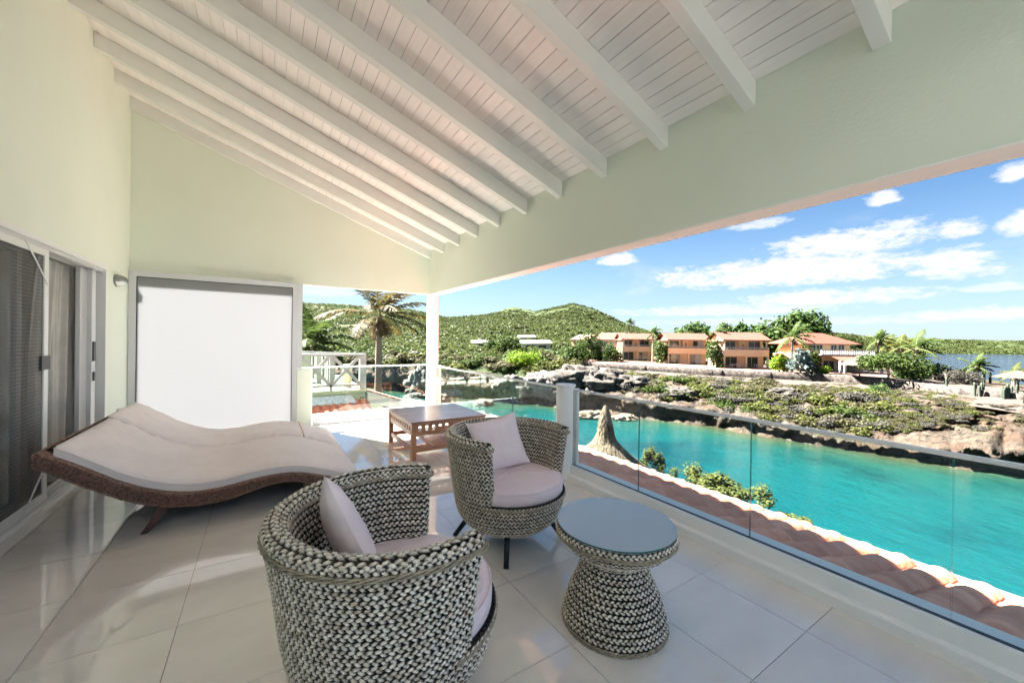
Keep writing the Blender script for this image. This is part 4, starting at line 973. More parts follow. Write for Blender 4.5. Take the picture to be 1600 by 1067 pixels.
def mixc(f_, a_, b_):
    m_ = t.nodes.new('ShaderNodeMix'); m_.data_type = 'RGBA'
    if isinstance(f_, float): m_.inputs[0].default_value = f_
    else: t.links.new(f_, m_.inputs[0])
    t.links.new(a_, m_.inputs[6]); t.links.new(b_, m_.inputs[7]); return m_.outputs[2]
def mth(op, a_, b_, clamp=False):
    m_ = t.nodes.new('ShaderNodeMath'); m_.operation = op; m_.use_clamp = clamp
    for i_, v_ in enumerate((a_, b_)):
        if isinstance(v_, (int, float)): m_.inputs[i_].default_value = v_
        else: t.links.new(v_, m_.inputs[i_])
    return m_.outputs[0]
rockc = ramp(tn(.9, 10, .72), [(.34, (.012, .010, .008)), (.43, (.038, .031, .024)), (.52, (.080, .063, .048)), (.66, (.125, .102, .080))])
soil = ramp(tn(.35, 8, .7), [(.36, (.046, .030, .020)), (.56, (.088, .056, .037)), (.72, (.100, .076, .058))])
rs = mixc(mth('MULTIPLY', mth('SUBTRACT', tn(.22, 5), .48), 7.0, True), rockc, soil)
veg = ramp(tn(.5, 9, .75), [(.33, (.014, .023, .008)), (.5, (.032, .048, .015)), (.66, (.055, .068, .025))])
vm = mth('MULTIPLY', mth('SUBTRACT', mth('ADD', att.outputs['Fac'], mth('MULTIPLY', mth('SUBTRACT', tn(.45, 7, .7), .5), 1.3)), .42), 6.0, True)
t.links.new(mixc(vm, rs, veg), b.inputs['Base Color'])
vor = t.nodes.new('ShaderNodeTexVoronoi'); vor.inputs['Scale'].default_value = .9; t.links.new(geo.outputs['Position'], vor.inputs['Vector'])
bp = t.nodes.new('ShaderNodeBump'); bp.inputs['Strength'].default_value = 1.0; bp.inputs['Distance'].default_value = 0.6
t.links.new(mth('ADD', tn(1.6, 9, .75), mth('MULTIPLY', vor.outputs['Distance'], .5)), bp.inputs['Height']); t.links.new(bp.outputs[0], b.inputs['Normal'])
terrain()

# water
WAT = bpy.data.materials.new('sea_water'); WAT.use_nodes = True; t = WAT.node_tree; b = t.nodes['Principled BSDF']; b.inputs['Roughness'].default_value = 0.07; b.inputs['IOR'].default_value = 1.33
geo = t.nodes.new('ShaderNodeNewGeometry'); att = t.nodes.new('ShaderNodeAttribute'); att.attribute_name = 'depth'
inlet = ramp(att.outputs['Fac'], [(0.0, (.030, .030, .016)), (.10, (.020, .040, .024)), (.26, (.007, .042, .034)), (.55, (.002, .041, .044)), (.90, (.001, .032, .040)), (1.0, (.010, .019, .045))])
patch = ramp(tn(.07, 7, .65), [(.36, (.40, .58, .66)), (.50, (1.0, 1.0, 1.0)), (.66, (1.22, 1.15, 1.1))])
mu = t.nodes.new('ShaderNodeMix'); mu.data_type = 'RGBA'; mu.blend_type = 'MULTIPLY'; mu.inputs[0].default_value = 1.0; t.links.new(inlet, mu.inputs[6]); t.links.new(patch, mu.inputs[7])
t.links.new(mu.outputs[2], b.inputs['Base Color'])
bp = t.nodes.new('ShaderNodeBump'); bp.inputs['Strength'].default_value = 1.0; bp.inputs['Distance'].default_value = 0.22
t.links.new(mth('ADD', tn(1.1, 4, .6, (1.0, .45, 1)), mth('MULTIPLY', tn(3.2, 4, .65, (1, .6, 1)), .5)), bp.inputs['Height']); t.links.new(bp.outputs[0], b.inputs['Normal'])
def water():
    pxs = np.concatenate([np.linspace(-3000, 400, 30)[:-1], np.linspace(400, 1700, 120), np.linspace(1700, 5200, 30)[1:]])
    ds_ = np.concatenate([np.linspace(3, 100, 90), np.geomspace(102, 9000, 40)]); V = []; A = []
    for px in pxs:
        D, Z = prof_at(px); sh = D[4]
        for d in ds_:
            x, y = gp(px, d); V.append((x, y, WZ))
            if d <= sh+10:
                q = max(0.0, (sh-d)) + 1.6*mnoise.noise(Vector((x*.12, y*.12, 0)))
                k_ = 7.0 if px > 820 else 26.0
                A.append(float(np.clip(.02+.55*(1-math.exp(-max(0, q)/k_))+.012*q, 0, .88)))
            else: A.append(1.0 if d > 90 else .9)
    n = len(ds_); i = np.arange(len(pxs)-1)[:, None]; j = np.arange(n-1)[None, :]
    Q = np.stack(np.broadcast_arrays(i*n+j, (i+1)*n+j, (i+1)*n+j+1, i*n+j+1), -1).reshape(-1, 4)
    me = fastmesh('water', V, Q, WAT, False); at_ = me.attributes.new('depth', 'FLOAT', 'POINT'); at_.data.foreach_set('value', np.array(A, np.float32)); struct(link('water', me))
water()

# rocks in the water
def rock(px, py, sx, sy, sz, label, seed, zoff=0.0, mi=ROCK):
    d = (CAMZ-WZ)*FPX/(py-hor(px)); x, y = gp(px, d); n = 60; V = []; off = Vector((seed*3.1, seed*1.7, seed))
    for i in range(n//2+1):
        a_ = math.pi*i/(n//2)
        for j in range(n):
            b_ = 2*math.pi*j/n; p = Vector((math.sin(a_)*math.cos(b_), math.sin(a_)*math.sin(b_), math.cos(a_)))
            vd = mnoise.voronoi(p*1.7+off)[0]; ve = mnoise.voronoi(p*4.3+off)[0]; r_ = .86+.30*mnoise.fractal(p*1.5+off, .9, 2.1, 5)+.55*min(.3, vd[1]-vd[0])+.18*min(.3, ve[1]-ve[0])+.10*mnoise.fractal(p*7+off, .8, 2.2, 4); V.append((p.x*sx*r_, p.y*sy*r_, p.z*sz*r_))
    Q = [(i*n+j, i*n+(j+1) % n, (i+1)*n+(j+1) % n, (i+1)*n+j) for i in range(n//2) for j in range(n)]
    o = link('rock', fastmesh('rock', V, Q, mi)); o.location = (x, y, WZ+zoff); o.rotation_euler = (0, 0, -YAW); tag(o, label, 'rock'); return o
TANR = mat('tan_rock', (.07, .055, .035), .95, (.22, .17, .12), 1.4, 8, bump=.8, bscale=4)
rock(925, 652, 2.4, 1.6, .9, 'broad tan rock shelf lying in the water left of the thatched peak', 3, .1, TANR)
rock(975, 655, 2.0, 1.2, .7, 'tan rock ledge at the waterline behind the thatched peak', 4, 0, TANR)
rock(757, 633, 1.6, 1.0, .85, 'small rounded rock in the shallows seen through the middle glass pane', 5, .2, TANR)
rock(693, 627, 1.3, .9, .9, 'pale boulder in the shallows just right of the corner column', 6, .3, TANR)
rock(652, 621, 1.9, 1.0, .7, 'long dark rock in shallow water just left of the corner column', 8, .2, ROCK)
def perch(px, d, sx, sz, label, seed, m_):
    o = rock(px, 700, sx, sx*.8, sz, label, seed, 0, m_); x, y = gp(px, d); o.location = (x, y, ground_z(px, d)); return o
perch(648, 87, 1.9, 1.5, 'dark round boulder among bushes above the cliff, left of the column', 11, ROCK)
perch(662, 78.5, 3.2, 3.9, 'tall grey rock outcrop rising from the water beside the corner column', 12, ROCK)
perch(905, 66, 5.0, 2.2, 'broad grey limestone outcrop at the top of the cliff behind the short post', 13, mat('grey_rock', (.014, .012, .010), .95, (.075, .064, .052), .9, 9, bump=.9, bscale=3))
perch(945, 63.5, 4.2, 1.9, 'grey limestone outcrop above the tan rock shelf', 14, MATS['grey_rock'])
perch(985, 62.5, 3.6, 1.4, 'weathered grey rock bulge below the leftmost orange house', 15, MATS['grey_rock'])
perch(855, 68.5, 3.6, 2.2, 'dark grey cliff rock beneath the bright green bush', 16, ROCK)
perch(800, 70, 3.2, 2.4, 'shaded rock buttress at the left end of the cove', 17, ROCK)
perch(1062, 57.5, 2.6, .9, 'pale weathered rock at the slope top left of the middle house', 18, MATS['grey_rock'])
perch(1230, 54, 2.2, .7, 'pale rock slab among scrub below the big tree', 19, MATS['grey_rock'])
# stone retaining wall along the far terrace
STONE = mat('rubble_stone', (.016, .013, .011), .95, (.085, .068, .055), 2.6, 7, bump=1.0, bscale=4, lo=.38, hi=.6)
def stone_wall(p0, p1, label, extra=.12):
    Vw = []; k = int((p1-p0)/4)
    for i in range(k+1):
        px = p0+(p1-p0)*i/k; D, Z = prof_at(px); x0, y0 = gp(px, D[7]-.15); x1, y1 = gp(px, D[8]+.25)
        zt_ = Z[8]+extra+.08*mnoise.noise(Vector((i*.9, 1, 0))); zb = Z[7]-.3
        j_ = .18*mnoise.noise(Vector((i*.7, 5, 0))); x0 += FH[0]*j_; y0 += FH[1]*j_
        Vw += [(x0, y0, zb), (x0+FH[0]*.12, y0+FH[1]*.12, (zb+zt_)/2), (x0+FH[0]*.15, y0+FH[1]*.15, zt_), (x1, y1, zt_+.02)]
    Q = [(i*4+j, (i+1)*4+j, (i+1)*4+j+1, i*4+j+1) for i in range(k) for j in range(3)]
    o = link('stone_wall', fastmesh('stone_wall', Vw, Q, STONE, False)); tag(o, label, 'wall'); return o
stone_wall(905, 1352, 'long low rubble stone wall in front of the orange houses')
stone_wall(1352, 1640, 'rubble stone wall curving down along the right end of the far bank', .05)
# path ribbon below the wall, and patio strip above
def ribbon(name, p0, p1, k0, off0, k1, off1, m_, dz):
    Vw = []; k = int((p1-p0)/6)
    for i in range(k+1):
        px = p0+(p1-p0)*i/k; D, Z = prof_at(px)
        for kk, of in ((k0, off0), (k1, off1)):
            d = D[kk]+of; x, y = gp(px, d); Vw.append((x, y, float(np.interp(d, D, Z))+dz))
    struct(link(name, fastmesh(name, Vw, [(2*i, 2*i+2, 2*i+3, 2*i+1) for i in range(k)], m_)))
ribbon('path', 930, 1600, 7, -3.0, 7, -.2, mat('dusty_path', (.040, .029, .022), .95, (.062, .047, .036), .8, bump=.3), .14)
ribbon('patio', 905, 1400, 8, .3, 8, 10, mat('patio_paving', (.15, .08, .055), .9, (.19, .115, .085), .7), .05)
ribbon('path', 1400, 1600, 8, .3, 8, 5, MATS['dusty_path'], .06)
# ------------------------------------------------------------------ vegetation builders
def leaf_cloud(n, centers, radii, leaf, seed, flat=0.0, shell=.55):
    r = np.random.RandomState(seed); centers = np.asarray(centers, float); radii = np.asarray(radii, float)
    if radii.ndim == 1: radii = np.stack([radii]*3, 1)
    w_ = (radii.prod(1))**(2/3); pick = r.choice(len(centers), n, p=w_/w_.sum())
    d = r.normal(size=(n, 3)); d /= np.linalg.norm(d, axis=1, keepdims=True); rr = shell+(1-shell)*r.rand(n)**.6; rr *= 1+.12*r.normal(size=n)
    P = centers[pick]+d*radii[pick]*rr[:, None]
    nv = d*.7+r.normal(size=(n, 3))*.6; nv[:, 2] += flat; nv /= np.linalg.norm(nv, axis=1, keepdims=True)
    a = np.cross(nv, r.normal(size=(n, 3))); a /= np.linalg.norm(a, axis=1, keepdims=True); b = np.cross(nv, a)
    s = leaf*(.6+.8*r.rand(n))[:, None]; 
    V = np.stack([P-a*s-b*s*.25, P-b*s*.55+a*s*.1, P+a*s+b*s*.2, P+b*s*.6-a*s*.15], 1).reshape(-1, 3)
    return V, np.arange(4*n).reshape(-1, 4)
def lobes(k, rx, ry, rz, z0, seed, lr=.42):
    r = random.Random(seed); C_ = []; R_ = []
    for i in range(k):
        a_ = r.uniform(0, 6.283); q = math.sqrt(r.random()); e = r.uniform(.0, 1)
        C_.append((rx*.72*q*math.cos(a_), ry*.72*q*math.sin(a_), z0+rz*(.1+.72*e*(1-.45*q*q)))); f_ = lr*r.uniform(.65, 1.1); R_.append((rx*f_, ry*f_, rz*f_*.9))
    return C_, R_
LM = {
 'scrub': leafmat('leaf_scrub', (.040, .050, .013), (.098, .108, .032), 1.2), 'olive': leafmat('leaf_olive', (.038, .038, .017), (.088, .082, .042), 1.2),
 'deep': leafmat('leaf_deep', (.012, .030, .008), (.055, .095, .022), .9), 'mid': leafmat('leaf_mid', (.018, .036, .009), (.058, .084, .020), .9),
 'bright': leafmat('leaf_bright', (.060, .115, .008), (.16, .24, .02), 1.0), 'hill': leafmat('leaf_hill', (.034, .050, .016), (.072, .088, .028), .03, .35),
 'dry': leafmat('leaf_dry', (.050, .033, .018), (.115, .080, .045), 2), 'grey': leafmat('leaf_grey', (.038, .038, .031), (.085, .080, .066), 2), 'palmA': leafmat('leaf_windburnt', (.022, .026, .007), (.115, .080, .024), 2.2),
 'blue': leafmat('leaf_blue', (.065, .095, .085), (.15, .19, .175), 2), 'yellow': leafmat('leaf_yellow', (.026, .040, .008), (.070, .070, .014), 1.5)}
def crown_mesh(n, rx, ry, rz, z0, leaf, seed, k=14, shell=.5, flat=.3, lr=.42, m_='mid'):
    C_, R_ = lobes(k, rx, ry, rz, z0, seed, lr); V, Q = leaf_cloud(n, C_, R_, leaf, seed+1, flat, shell); return fastmesh('crown', V, Q, LM[m_], False)
def limb_mesh(h, rx, rz, r0, seed, k=5):
    r = random.Random(seed); m = MB(); top = (r.uniform(-.1, .1)*rx, r.uniform(-.1, .1)*rx, h)
    m.tube([(0, 0, -.4), (r.uniform(-.05, .05)*rx, 0, h*.5), top], [r0, r0*.8, r0*.65], 7)
    for i in range(k):
        a_ = 6.283*i/k+r.uniform(-.3, .3); e = (rx*.6*math.cos(a_), rx*.6*math.sin(a_), h+rz*r.uniform(.3, .7))
        m.tube([top, ((top[0]+e[0])/2, (top[1]+e[1])/2, h+(e[2]-h)*.35), e], [r0*.5, r0*.35, r0*.12], 5)
    return m.mesh('trunk', BARK, True)
def tree(px, d, height, rx, label, m_='mid', n=1500, leaf=.22, seed=1, name='tree', crown_frac=.7, gz=None, k=16, lr=.42, group=None, cat='tree', dz=0.0, ry=None):
    x, y = gp(px, d); z = ground_z(px, d)+dz if gz is None else gz
    t = thing(name, label, cat, (x, y, z), -YAW, group); z0 = height*(1-crown_frac)
    link('trunk', limb_mesh(z0+.1*height, rx, height*crown_frac, .035*height+.04, seed), t)
    link('crown', crown_mesh(n, rx, ry or rx*.9, height*crown_frac, z0, leaf, seed, k=k, lr=lr, m_=m_), t); return t
def palm(loc, height, flen, nf, label, seed, wind=(1, 0), trunk_r=.16, m_='mid', lean=(0, 0), droop=1.0, leafw=.055, nl=34, dead=3, group=None, name='palm_tree'):
    r = random.Random(seed); t = thing(name, label, 'palm tree', loc, 0, group)
    top = Vector((lean[0], lean[1], height)); tb = MB(); pts = []; rs_ = []
    kk = 14
    for i in range(kk+1):
        f_ = i/kk; pts.append((lean[0]*f_**1.6, lean[1]*f_**1.6, -.5+(height+.5)*f_)); rs_.append(trunk_r*(1.25-.45*f_)*(1+.05*(i % 2)))
    if height > .3:
        tb.tube(pts, rs_, 12); tb.build('trunk', TRUNK, t, True)
    bm_ = MB()
    for i in range(10):
        a_ = r.uniform(0, 6.28); bm_.tube([top+Vector((0, 0, -.25)), top+Vector((.22*math.cos(a_), .22*math.sin(a_), -.45-.5*r.random()))], [.10, .03], 5)
    if dead: bm_.build('boot_skirt', mat('palm_boots', (.30, .18, .10), .95, (.50, .36, .22), 12, bump=.6), t)
    w_ = Vector((wind[0], wind[1], 0))
    for i in range(nf+dead):
        isdead = i >= nf
        a_ = 2.399*i+r.uniform(-.25, .25); f_ = i/max(1, nf-1) if not isdead else 1.25
        el_ = rad(78-88*f_) if not isdead else rad(-35-30*r.random()); L = flen*(r.uniform(.85, 1.1) if not isdead else .36)
        dirh = Vector((math.cos(a_), math.sin(a_), 0)); v_ = dirh*math.cos(el_)+Vector((0, 0, math.sin(el_))); v_ = (v_+w_*.35).normalized()
        p = top.copy(); P = [p.copy()]; ns = 14
        for s_ in range(ns):
            p = p+v_*(L/ns); v_ = (v_+Vector((0, 0, -.085*droop*(1+.5*s_/ns)))+w_*.045).normalized(); P.append(p.copy())
        m = MB(); m.tube(P, [.028*(flen/3)*(1-.85*j/ns) for j in range(ns+1)], 4, mi=0)
        for j in range(nl):
            u_ = .12+.88*j/nl; q = u_*ns; i0 = min(int(q), ns-1); c = P[i0].lerp(P[i0+1], q-i0); T = (P[i0+1]-P[i0]).normalized()
            side = T.cross(Vector((0, 0, 1)));
            if side.length < .05: side = Vector((1, 0, 0))
            side.normalize(); up_ = side.cross(T)
            ll = flen*.26*math.sin(math.pi*min(1, u_*.9+.12))**.7*r.uniform(.8, 1.15)
            for sg in (-1, 1):
                dr = (side*sg*.8+T*.55+up_*.12-Vector((0, 0, .35*droop))+w_*.25+Vector((r.uniform(-.12, .12), r.uniform(-.12, .12), r.uniform(-.15, .1)))).normalized()
                w2 = T*leafw*.5*(1 if not isdead else .7); e1 = c+dr*ll*.55+Vector((0, 0, .0)); e2 = c+dr*ll+Vector((0, 0, -.22*ll*droop))
                m.add([c-w2*.6, c+w2*.6, e1+w2, e1-w2, e2], [(0, 1, 2, 3), (3, 2, 4)], 1)
        m.build('frond', [TRUNK if isdead else mat('rachis', (.20, .20, .07), .7), LM['dry'] if isdead else LM[m_]], t)
    return t
wR = (RH[0], RH[1])
# big palm beyond the rear balustrade
x, y = gp(592, 19.0); palm((x, y, zp(592, 613, 19.0)), 3.75, 2.95, 14, 'tall palm with browned hanging fronds beyond the rear balustrade', 4, wind=(wR[0]*.5, wR[1]*.5), trunk_r=.15, m_='palmA' if 'palmA' in LM else 'olive', droop=.75, leafw=.06, nl=50, dead=2)
x, y = gp(488, 16.5); palm((x, y, -1.6), 2.75, 2.0, 15, 'feathery palm partly hidden behind the frosted screen frame', 9, wind=(wR[0]*.3, wR[1]*.3), trunk_r=.14, m_='mid', droop=1.0, leafw=.07, nl=38, dead=2)
# palms round the villas
PL = [(1020, 88, 6.3, 2.7, 'windblown palm in front of the right end of the leftmost house', 21, 'mid'),
      (1117, 75, 6.0, 2.8, 'bent palm between the two middle orange houses', 22, 'mid'),
      (1238, 63, 5.6, 3.6, 'tall coconut palm with bare trunk left of the villa', 23, 'mid'),
      (1372, 68, 5.4, 2.8, 'palm behind the right corner of the villa roof', 24, 'mid'),
      (1408, 62, 4.4, 3.0, 'yellowing palm in the garden right of the villa', 25, 'yellow'),
      (1432, 56, 4.3, 3.3, 'windblown palm with white trunk at the garden edge', 26, 'mid'),
      (1526, 56, 2.2, 2.4, 'short palm in front of the open sea', 27, 'mid'),
      (1585, 52, 1.5, 2.0, 'low palm next to the thatched umbrella at the right edge', 28, 'yellow'),
      (1388, 70, 4.6, 2.6, 'green and yellow palm just behind the umbrella tree', 29, 'yellow'),
      (983, 108, 9.6, 2.0, 'tall thin palm rising above the roofs against the sky', 30, 'deep')]
for px, d, h, fl_, lb, sd_, mm_ in PL:
    x, y = gp(px, d); palm((x, y, ground_z(px, d)), h, fl_, 15, lb, sd_, wind=(wR[0]*.9, wR[1]*.9), trunk_r=.17, m_=mm_, leafw=.16, nl=22, dead=2, droop=.9)
# trees
tree(1083, 92, 9.2, 6.2, 'dense dark tree filling the gap behind the two left houses', 'deep', 5120, .40, 31, k=26)
tree(1238, 78, 11.2, 6.6, 'largest dark tree standing between the third house and the villa', 'deep', 6720, .40, 32, k=34)
tree(1193, 86, 9.0, 3.6, 'dark round treetop just left of the largest tree', 'deep', 2560, .40, 33, k=12)
tree(1145, 90, 9.6, 4.0, 'spreading treetop behind the ridge of the third house', 'deep', 2400, .40, 34, k=12)
tree(1388, 52.5, 3.9, 4.5, 'wide flat-topped umbrella tree beside the thatched shelter', 'mid', 4200, .17, 35, crown_frac=.62, k=30)
tree(1119, 71.5, 5.4, 1.75, 'leafy bush tree under the bent palm between houses', 'deep', 1500, .22, 36, crown_frac=.9)
tree(1033, 83.5, 5.4, 2.2, 'leafy bush tree under the windblown palm of the left house', 'mid', 1500, .24, 37, crown_frac=.9)
tree(1218, 64, 3.3, 1.7, 'bright green round shrub left of the tall coconut palm', 'bright', 1100, .16, 38, crown_frac=.9)
tree(1258, 66, 4.6, 2.5, 'mid green tree hugging the left side of the villa', 'mid', 1400, .22, 39, crown_frac=.9)
tree(1252, 60.5, 3.6, 1.9, 'blue-grey fan palm bush in front of the villa corner', 'blue', 900, .30, 40, crown_frac=.75)
tree(1270, 59.8, 1.6, 1.2, 'pale spiky agave clump on the wall left of the villa', 'grey', 500, .20, 41, crown_frac=1.0, cat='shrub', name='shrub')
tree(1284, 59.6, 1.5, 1.3, 'light green bush by the villa terrace post', 'bright', 600, .14, 42, crown_frac=1.0, cat='shrub', name='shrub')
tree(920, 88, 6.6, 3.6, 'round green tree in front of the far left pale house', 'mid', 2000, .24, 43, crown_frac=.85)
tree(900, 82, 3.8, 3.6, 'broad leafy tree at the left end of the terrace wall', 'mid', 2200, .24, 44, crown_frac=.95, k=20)
tree(948, 86, 4.4, 2.6, 'dark small tree beside the leftmost orange house', 'deep', 1200, .24, 45, crown_frac=.9)
tree(962, 84, 3.2, 1.8, 'low shrub tree against the garden wall of the leftmost orange house', 'mid', 900, .2, 46, crown_frac=.9)
tree(826, 77, 3.6, 4.2, 'vivid yellow-green bush on the cliff above the water', 'bright', 3000, .20, 47, crown_frac=1.0, cat='bush', name='bush', k=20)
tree(795, 105, 5.8, 5.2, 'round light green tree left of the long white roof', 'mid', 2600, .28, 48, crown_frac=.9)
tree(775, 108, 4.4, 4.0, 'smaller round tree between the two white roofs', 'mid', 1700, .28, 49, crown_frac=.9)
tree(1480, 55, 1.9, 2.3, 'clipped grey-green hedge block right of the windblown palm', 'grey', 1400, .13, 50, crown_frac=1.0, cat='hedge', name='hedge')
tree(1505, 50, 2.1, 1.9, 'square grey-green hedge beside the column cactus', 'grey', 1600, .12, 51, crown_frac=1.0, cat='hedge', name='hedge', k=26)
tree(1452, 57, 2.4, 3.0, 'green garden shrubs behind the right stone wall', 'mid', 1900, .16, 52, crown_frac=1.0, cat='shrub', name='shrub')
tree(1418, 54, 2.0, 2.2, 'dense low green shrub at the foot of the white palm trunk', 'deep', 1400, .15, 53, crown_frac=1.0, cat='shrub', name='shrub')
tree(1497, 59, 2.3, 2.6, 'yellow flowering shrub in front of the sea', 'yellow', 1300, .15, 54, crown_frac=1.0, cat='shrub', name='shrub')
tree(1376, 50, 1.7, 1.8, 'dark shrub hanging over the stone wall under the umbrella tree', 'deep', 1000, .14, 55, crown_frac=1.0, cat='shrub', name='shrub', dz=-.6)
# tree tops just beyond the gutter (near bank)
def near_tree(px, py, d, rx, rz, seed, label, n=900):
    x, y = gp(px, d); zt_ = zp(px, py, d); t = thing('feathery_tree', label, 'tree', (x, y, -5.2), -YAW, 'feathery trees below the gutter')
    h = zt_+5.2; link('trunk', limb_mesh(h-rz*2.2, rx*.3, rz*.5, .06, seed, 3), t)
    link('crown', crown_mesh(n, rx, rx*.9, rz*1.8, h-rz*1.8, .048, seed, k=13, shell=.12, flat=1.6, lr=.30, m_='scrub'), t)
near_tree(1148, 726, 10.5, 1.15, .55, 61, 'feathery green treetop showing above the gutter right of the second seam', 3000)
near_tree(1075, 722, 12.5, .95, .5, 62, 'feathery treetop in the middle above the tile roof gutter', 1700)
near_tree(1022, 698, 13.5, .55, .5, 63, 'thin feathery sprig nearest the thatched peak', 1500)
near_tree(1240, 797, 9.3, .6, .3, 64, 'faint low sprig of leaves touching the gutter on the right', 700)
near_tree(590, 645, 13.0, 1.1, .45, 65, 'low bright shrub beneath the white sloping parapet', 1500)

# scrub clumps on the far slope: individuals, shared meshes
SB = [crown_mesh(700, 1, .9, .62, -.05, .085, 200+i, k=12, lr=.45, m_=('scrub', 'scrub', 'olive', 'grey', 'mid')[i], shell=.35, flat=.6) for i in range(5)]
def bush(px, d, s, kind, label, group, sz=1.0):
    x, y = gp(px, d); o = link('bush', SB[kind]); o.location = (x, y, ground_z(px, d)+.05); o.scale = (s, s, s*sz); o.rotation_euler = (0, 0, rnd.uniform(0, 6.28)); tag(o, label, 'bush', group); return o
def dpy(px, py):           # depth where the terrain profile is met by the view line
    D, Z = prof_at(px); ds_ = np.linspace(D[4]+.2, 140, 1400); z = np.interp(ds_, D, Z); yy = hor(px)+(CAMZ-z)*FPX/ds_
    i = np.where(yy <= py)[0]; return float(ds_[i[0]]) if len(i) else 140.0
named = [(1100, 612, 3.2, 0, 'wide yellow-green bush on the slope below the middle house'), (1073, 596, 2.0, 0, 'round bush at the top of the slope left of the middle house'), (1195, 600, 2.2, 2, 'grey-green bush just under the stone wall below the third house'),
         (1290, 628, 2.6, 0, 'largest sunlit green bush in the centre of the slope'), (1325, 650, 2.4, 4, 'bright green low bush near the bottom of the slope'), (1245, 612, 2.2, 2, 'olive bush on the pale rock ledge'), (1360, 618, 2.1, 0, 'green bush beneath the umbrella tree'),
         (1208, 655, 1.9, 0, 'yellow-green bush near the water behind the second seam'), (1165, 628, 1.8, 3, 'greyish twiggy bush in the middle of the slope')]
for px, py, s, k_, lb in named: bush(px, dpy(px, py), s, k_, lb, None, .8)
r2 = random.Random(5)
for i in range(210):
    px = r2.uniform(955, 1440); lo_ = float(np.interp(px, [960, 1100, 1200, 1300, 1440], [586, 594, 604, 614, 628])); hi_ = float(np.interp(px, [960, 1100, 1200, 1300, 1440], [612, 640, 668, 684, 660]))
    py = lo_+(hi_-lo_)*r2.random()**.9; s = r2.uniform(.8, 2.1)*(1 if px < 1380 else .6)
    k_ = r2.choice([0, 0, 2, 3, 3, 4, 2]); look = {0: 'yellow-green scrub bush', 2: 'olive scrub bush', 3: 'greyish twiggy scrub bush', 4: 'fresh green scrub bush'}[k_]
    zone = 'below the leftmost orange house' if px < 1030 else 'below the middle orange house' if px < 1120 else 'below the third orange house' if px < 1215 else 'below the tall coconut palm' if px < 1270 else 'below the villa' if px < 1350 else 'below the umbrella tree'
    row = 'near the stone wall' if (py-lo_) < .4*(hi_-lo_) else 'near the waterline'
    bush(px, dpy(px, py), s, k_, look+' '+zone+', '+row, 'scrub bushes on the rocky slope', r2.uniform(.6, .95))
for i in range(26):
    px = r2.uniform(1430, 1610); py = r2.uniform(632, 700); bush(px, dpy(px, py), r2.uniform(.3, .8), r2.choice([2, 3, 3]), 'tiny dry tuft '+('left of the thin cactus' if px < 1480 else 'between the thin cactus and the cactus clumps' if px < 1545 else 'below the largest cactus cluster')+(', uphill' if py < 664 else ', near the cliff'), 'dry tufts at the right end', .7)
for i in range(150):
    px = r2.uniform(475, 905); py = r2.uniform(545, 588) if px > 640 else r2.uniform(545, 590); d = dpy(px, py)
    k_ = r2.choice([0, 0, 4, 4, 2]); look = {0: 'yellow-green bush', 4: 'deep green bush', 2: 'dull olive bush'}[k_]
    zone = 'left of the tall palm' if px < 575 else 'between the tall palm and the corner column' if px < 668 else 'just right of the corner column' if px < 730 else 'below the small white shed' if px < 785 else 'below the long white-roofed house' if px < 860 else 'left of the terrace wall'
    bush(px, d+r2.uniform(0, 10), r2.uniform(2.0, 3.8), k_, look+' '+zone+(', on the cliff' if py > 568 else ', set back'), 'green bushes across the cove', r2.uniform(.7, 1.0))

# hillside woodland: instanced through geometry nodes, one stuff object
def scatter(name, pts, scales, src_meshes, label_name):
    me = bpy.data.meshes.new(name); me.vertices.add(len(pts)); me.vertices.foreach_set('co', np.asarray(pts, np.float32).ravel())
    a_ = me.attributes.new('sc', 'FLOAT', 'POINT'); a_.data.foreach_set('value', np.asarray(scales, np.float32)); me.update()
    o = link(name, me); o['kind'] = 'stuff'
    ng = bpy.data.node_groups.new(name, 'GeometryNodeTree'); ng.interface.new_socket('Geometry', in_out='INPUT', socket_type='NodeSocketGeometry'); ng.interface.new_socket('Geometry', in_out='OUTPUT', socket_type='NodeSocketGeometry')
    gi = ng.nodes.new('NodeGroupInput'); go = ng.nodes.new('NodeGroupOutput'); iop = ng.nodes.new('GeometryNodeInstanceOnPoints'); jn = ng.nodes.new('GeometryNodeJoinGeometry')
    for i, sm_ in enumerate(src_meshes):
        so = bpy.data.objects.new(name+'_source', sm_); oi = ng.nodes.new('GeometryNodeObjectInfo'); oi.inputs['Object'].default_value = so; oi.inputs['As Instance'].default_value = True
        ng.links.new(oi.outputs['Geometry'], jn.inputs[0])
    ng.links.new(gi.outputs[0], iop.inputs['Points']); ng.links.new(jn.outputs[0], iop.inputs['Instance']); iop.inputs['Pick Instance'].default_value = True
    na = ng.nodes.new('GeometryNodeInputNamedAttribute'); na.data_type = 'FLOAT'; na.inputs['Name'].default_value = 'sc'; ng.links.new(na.outputs['Attribute'], iop.inputs['Scale'])
    rv = ng.nodes.new('FunctionNodeRandomValue'); rv.data_type = 'FLOAT_VECTOR'; rv.inputs[0].default_value = (0, 0, 0); rv.inputs[1].default_value = (0, 0, 6.283); ng.links.new(rv.outputs[0], iop.inputs['Rotation'])
    ng.links.new(iop.outputs[0], go.inputs[0]); md = o.modifiers.new('scatter', 'NODES'); md.node_group = ng; return o
HB = []
for i in range(4):
    me_ = crown_mesh(150, 1, 1, .75, -.15, .21, 300+i, k=7, m_=('hill', 'hill', 'hill', 'hill')[i], shell=.7, flat=.5); HB.append(me_)
pts = []; scs = []
r3 = np.random.RandomState(9)
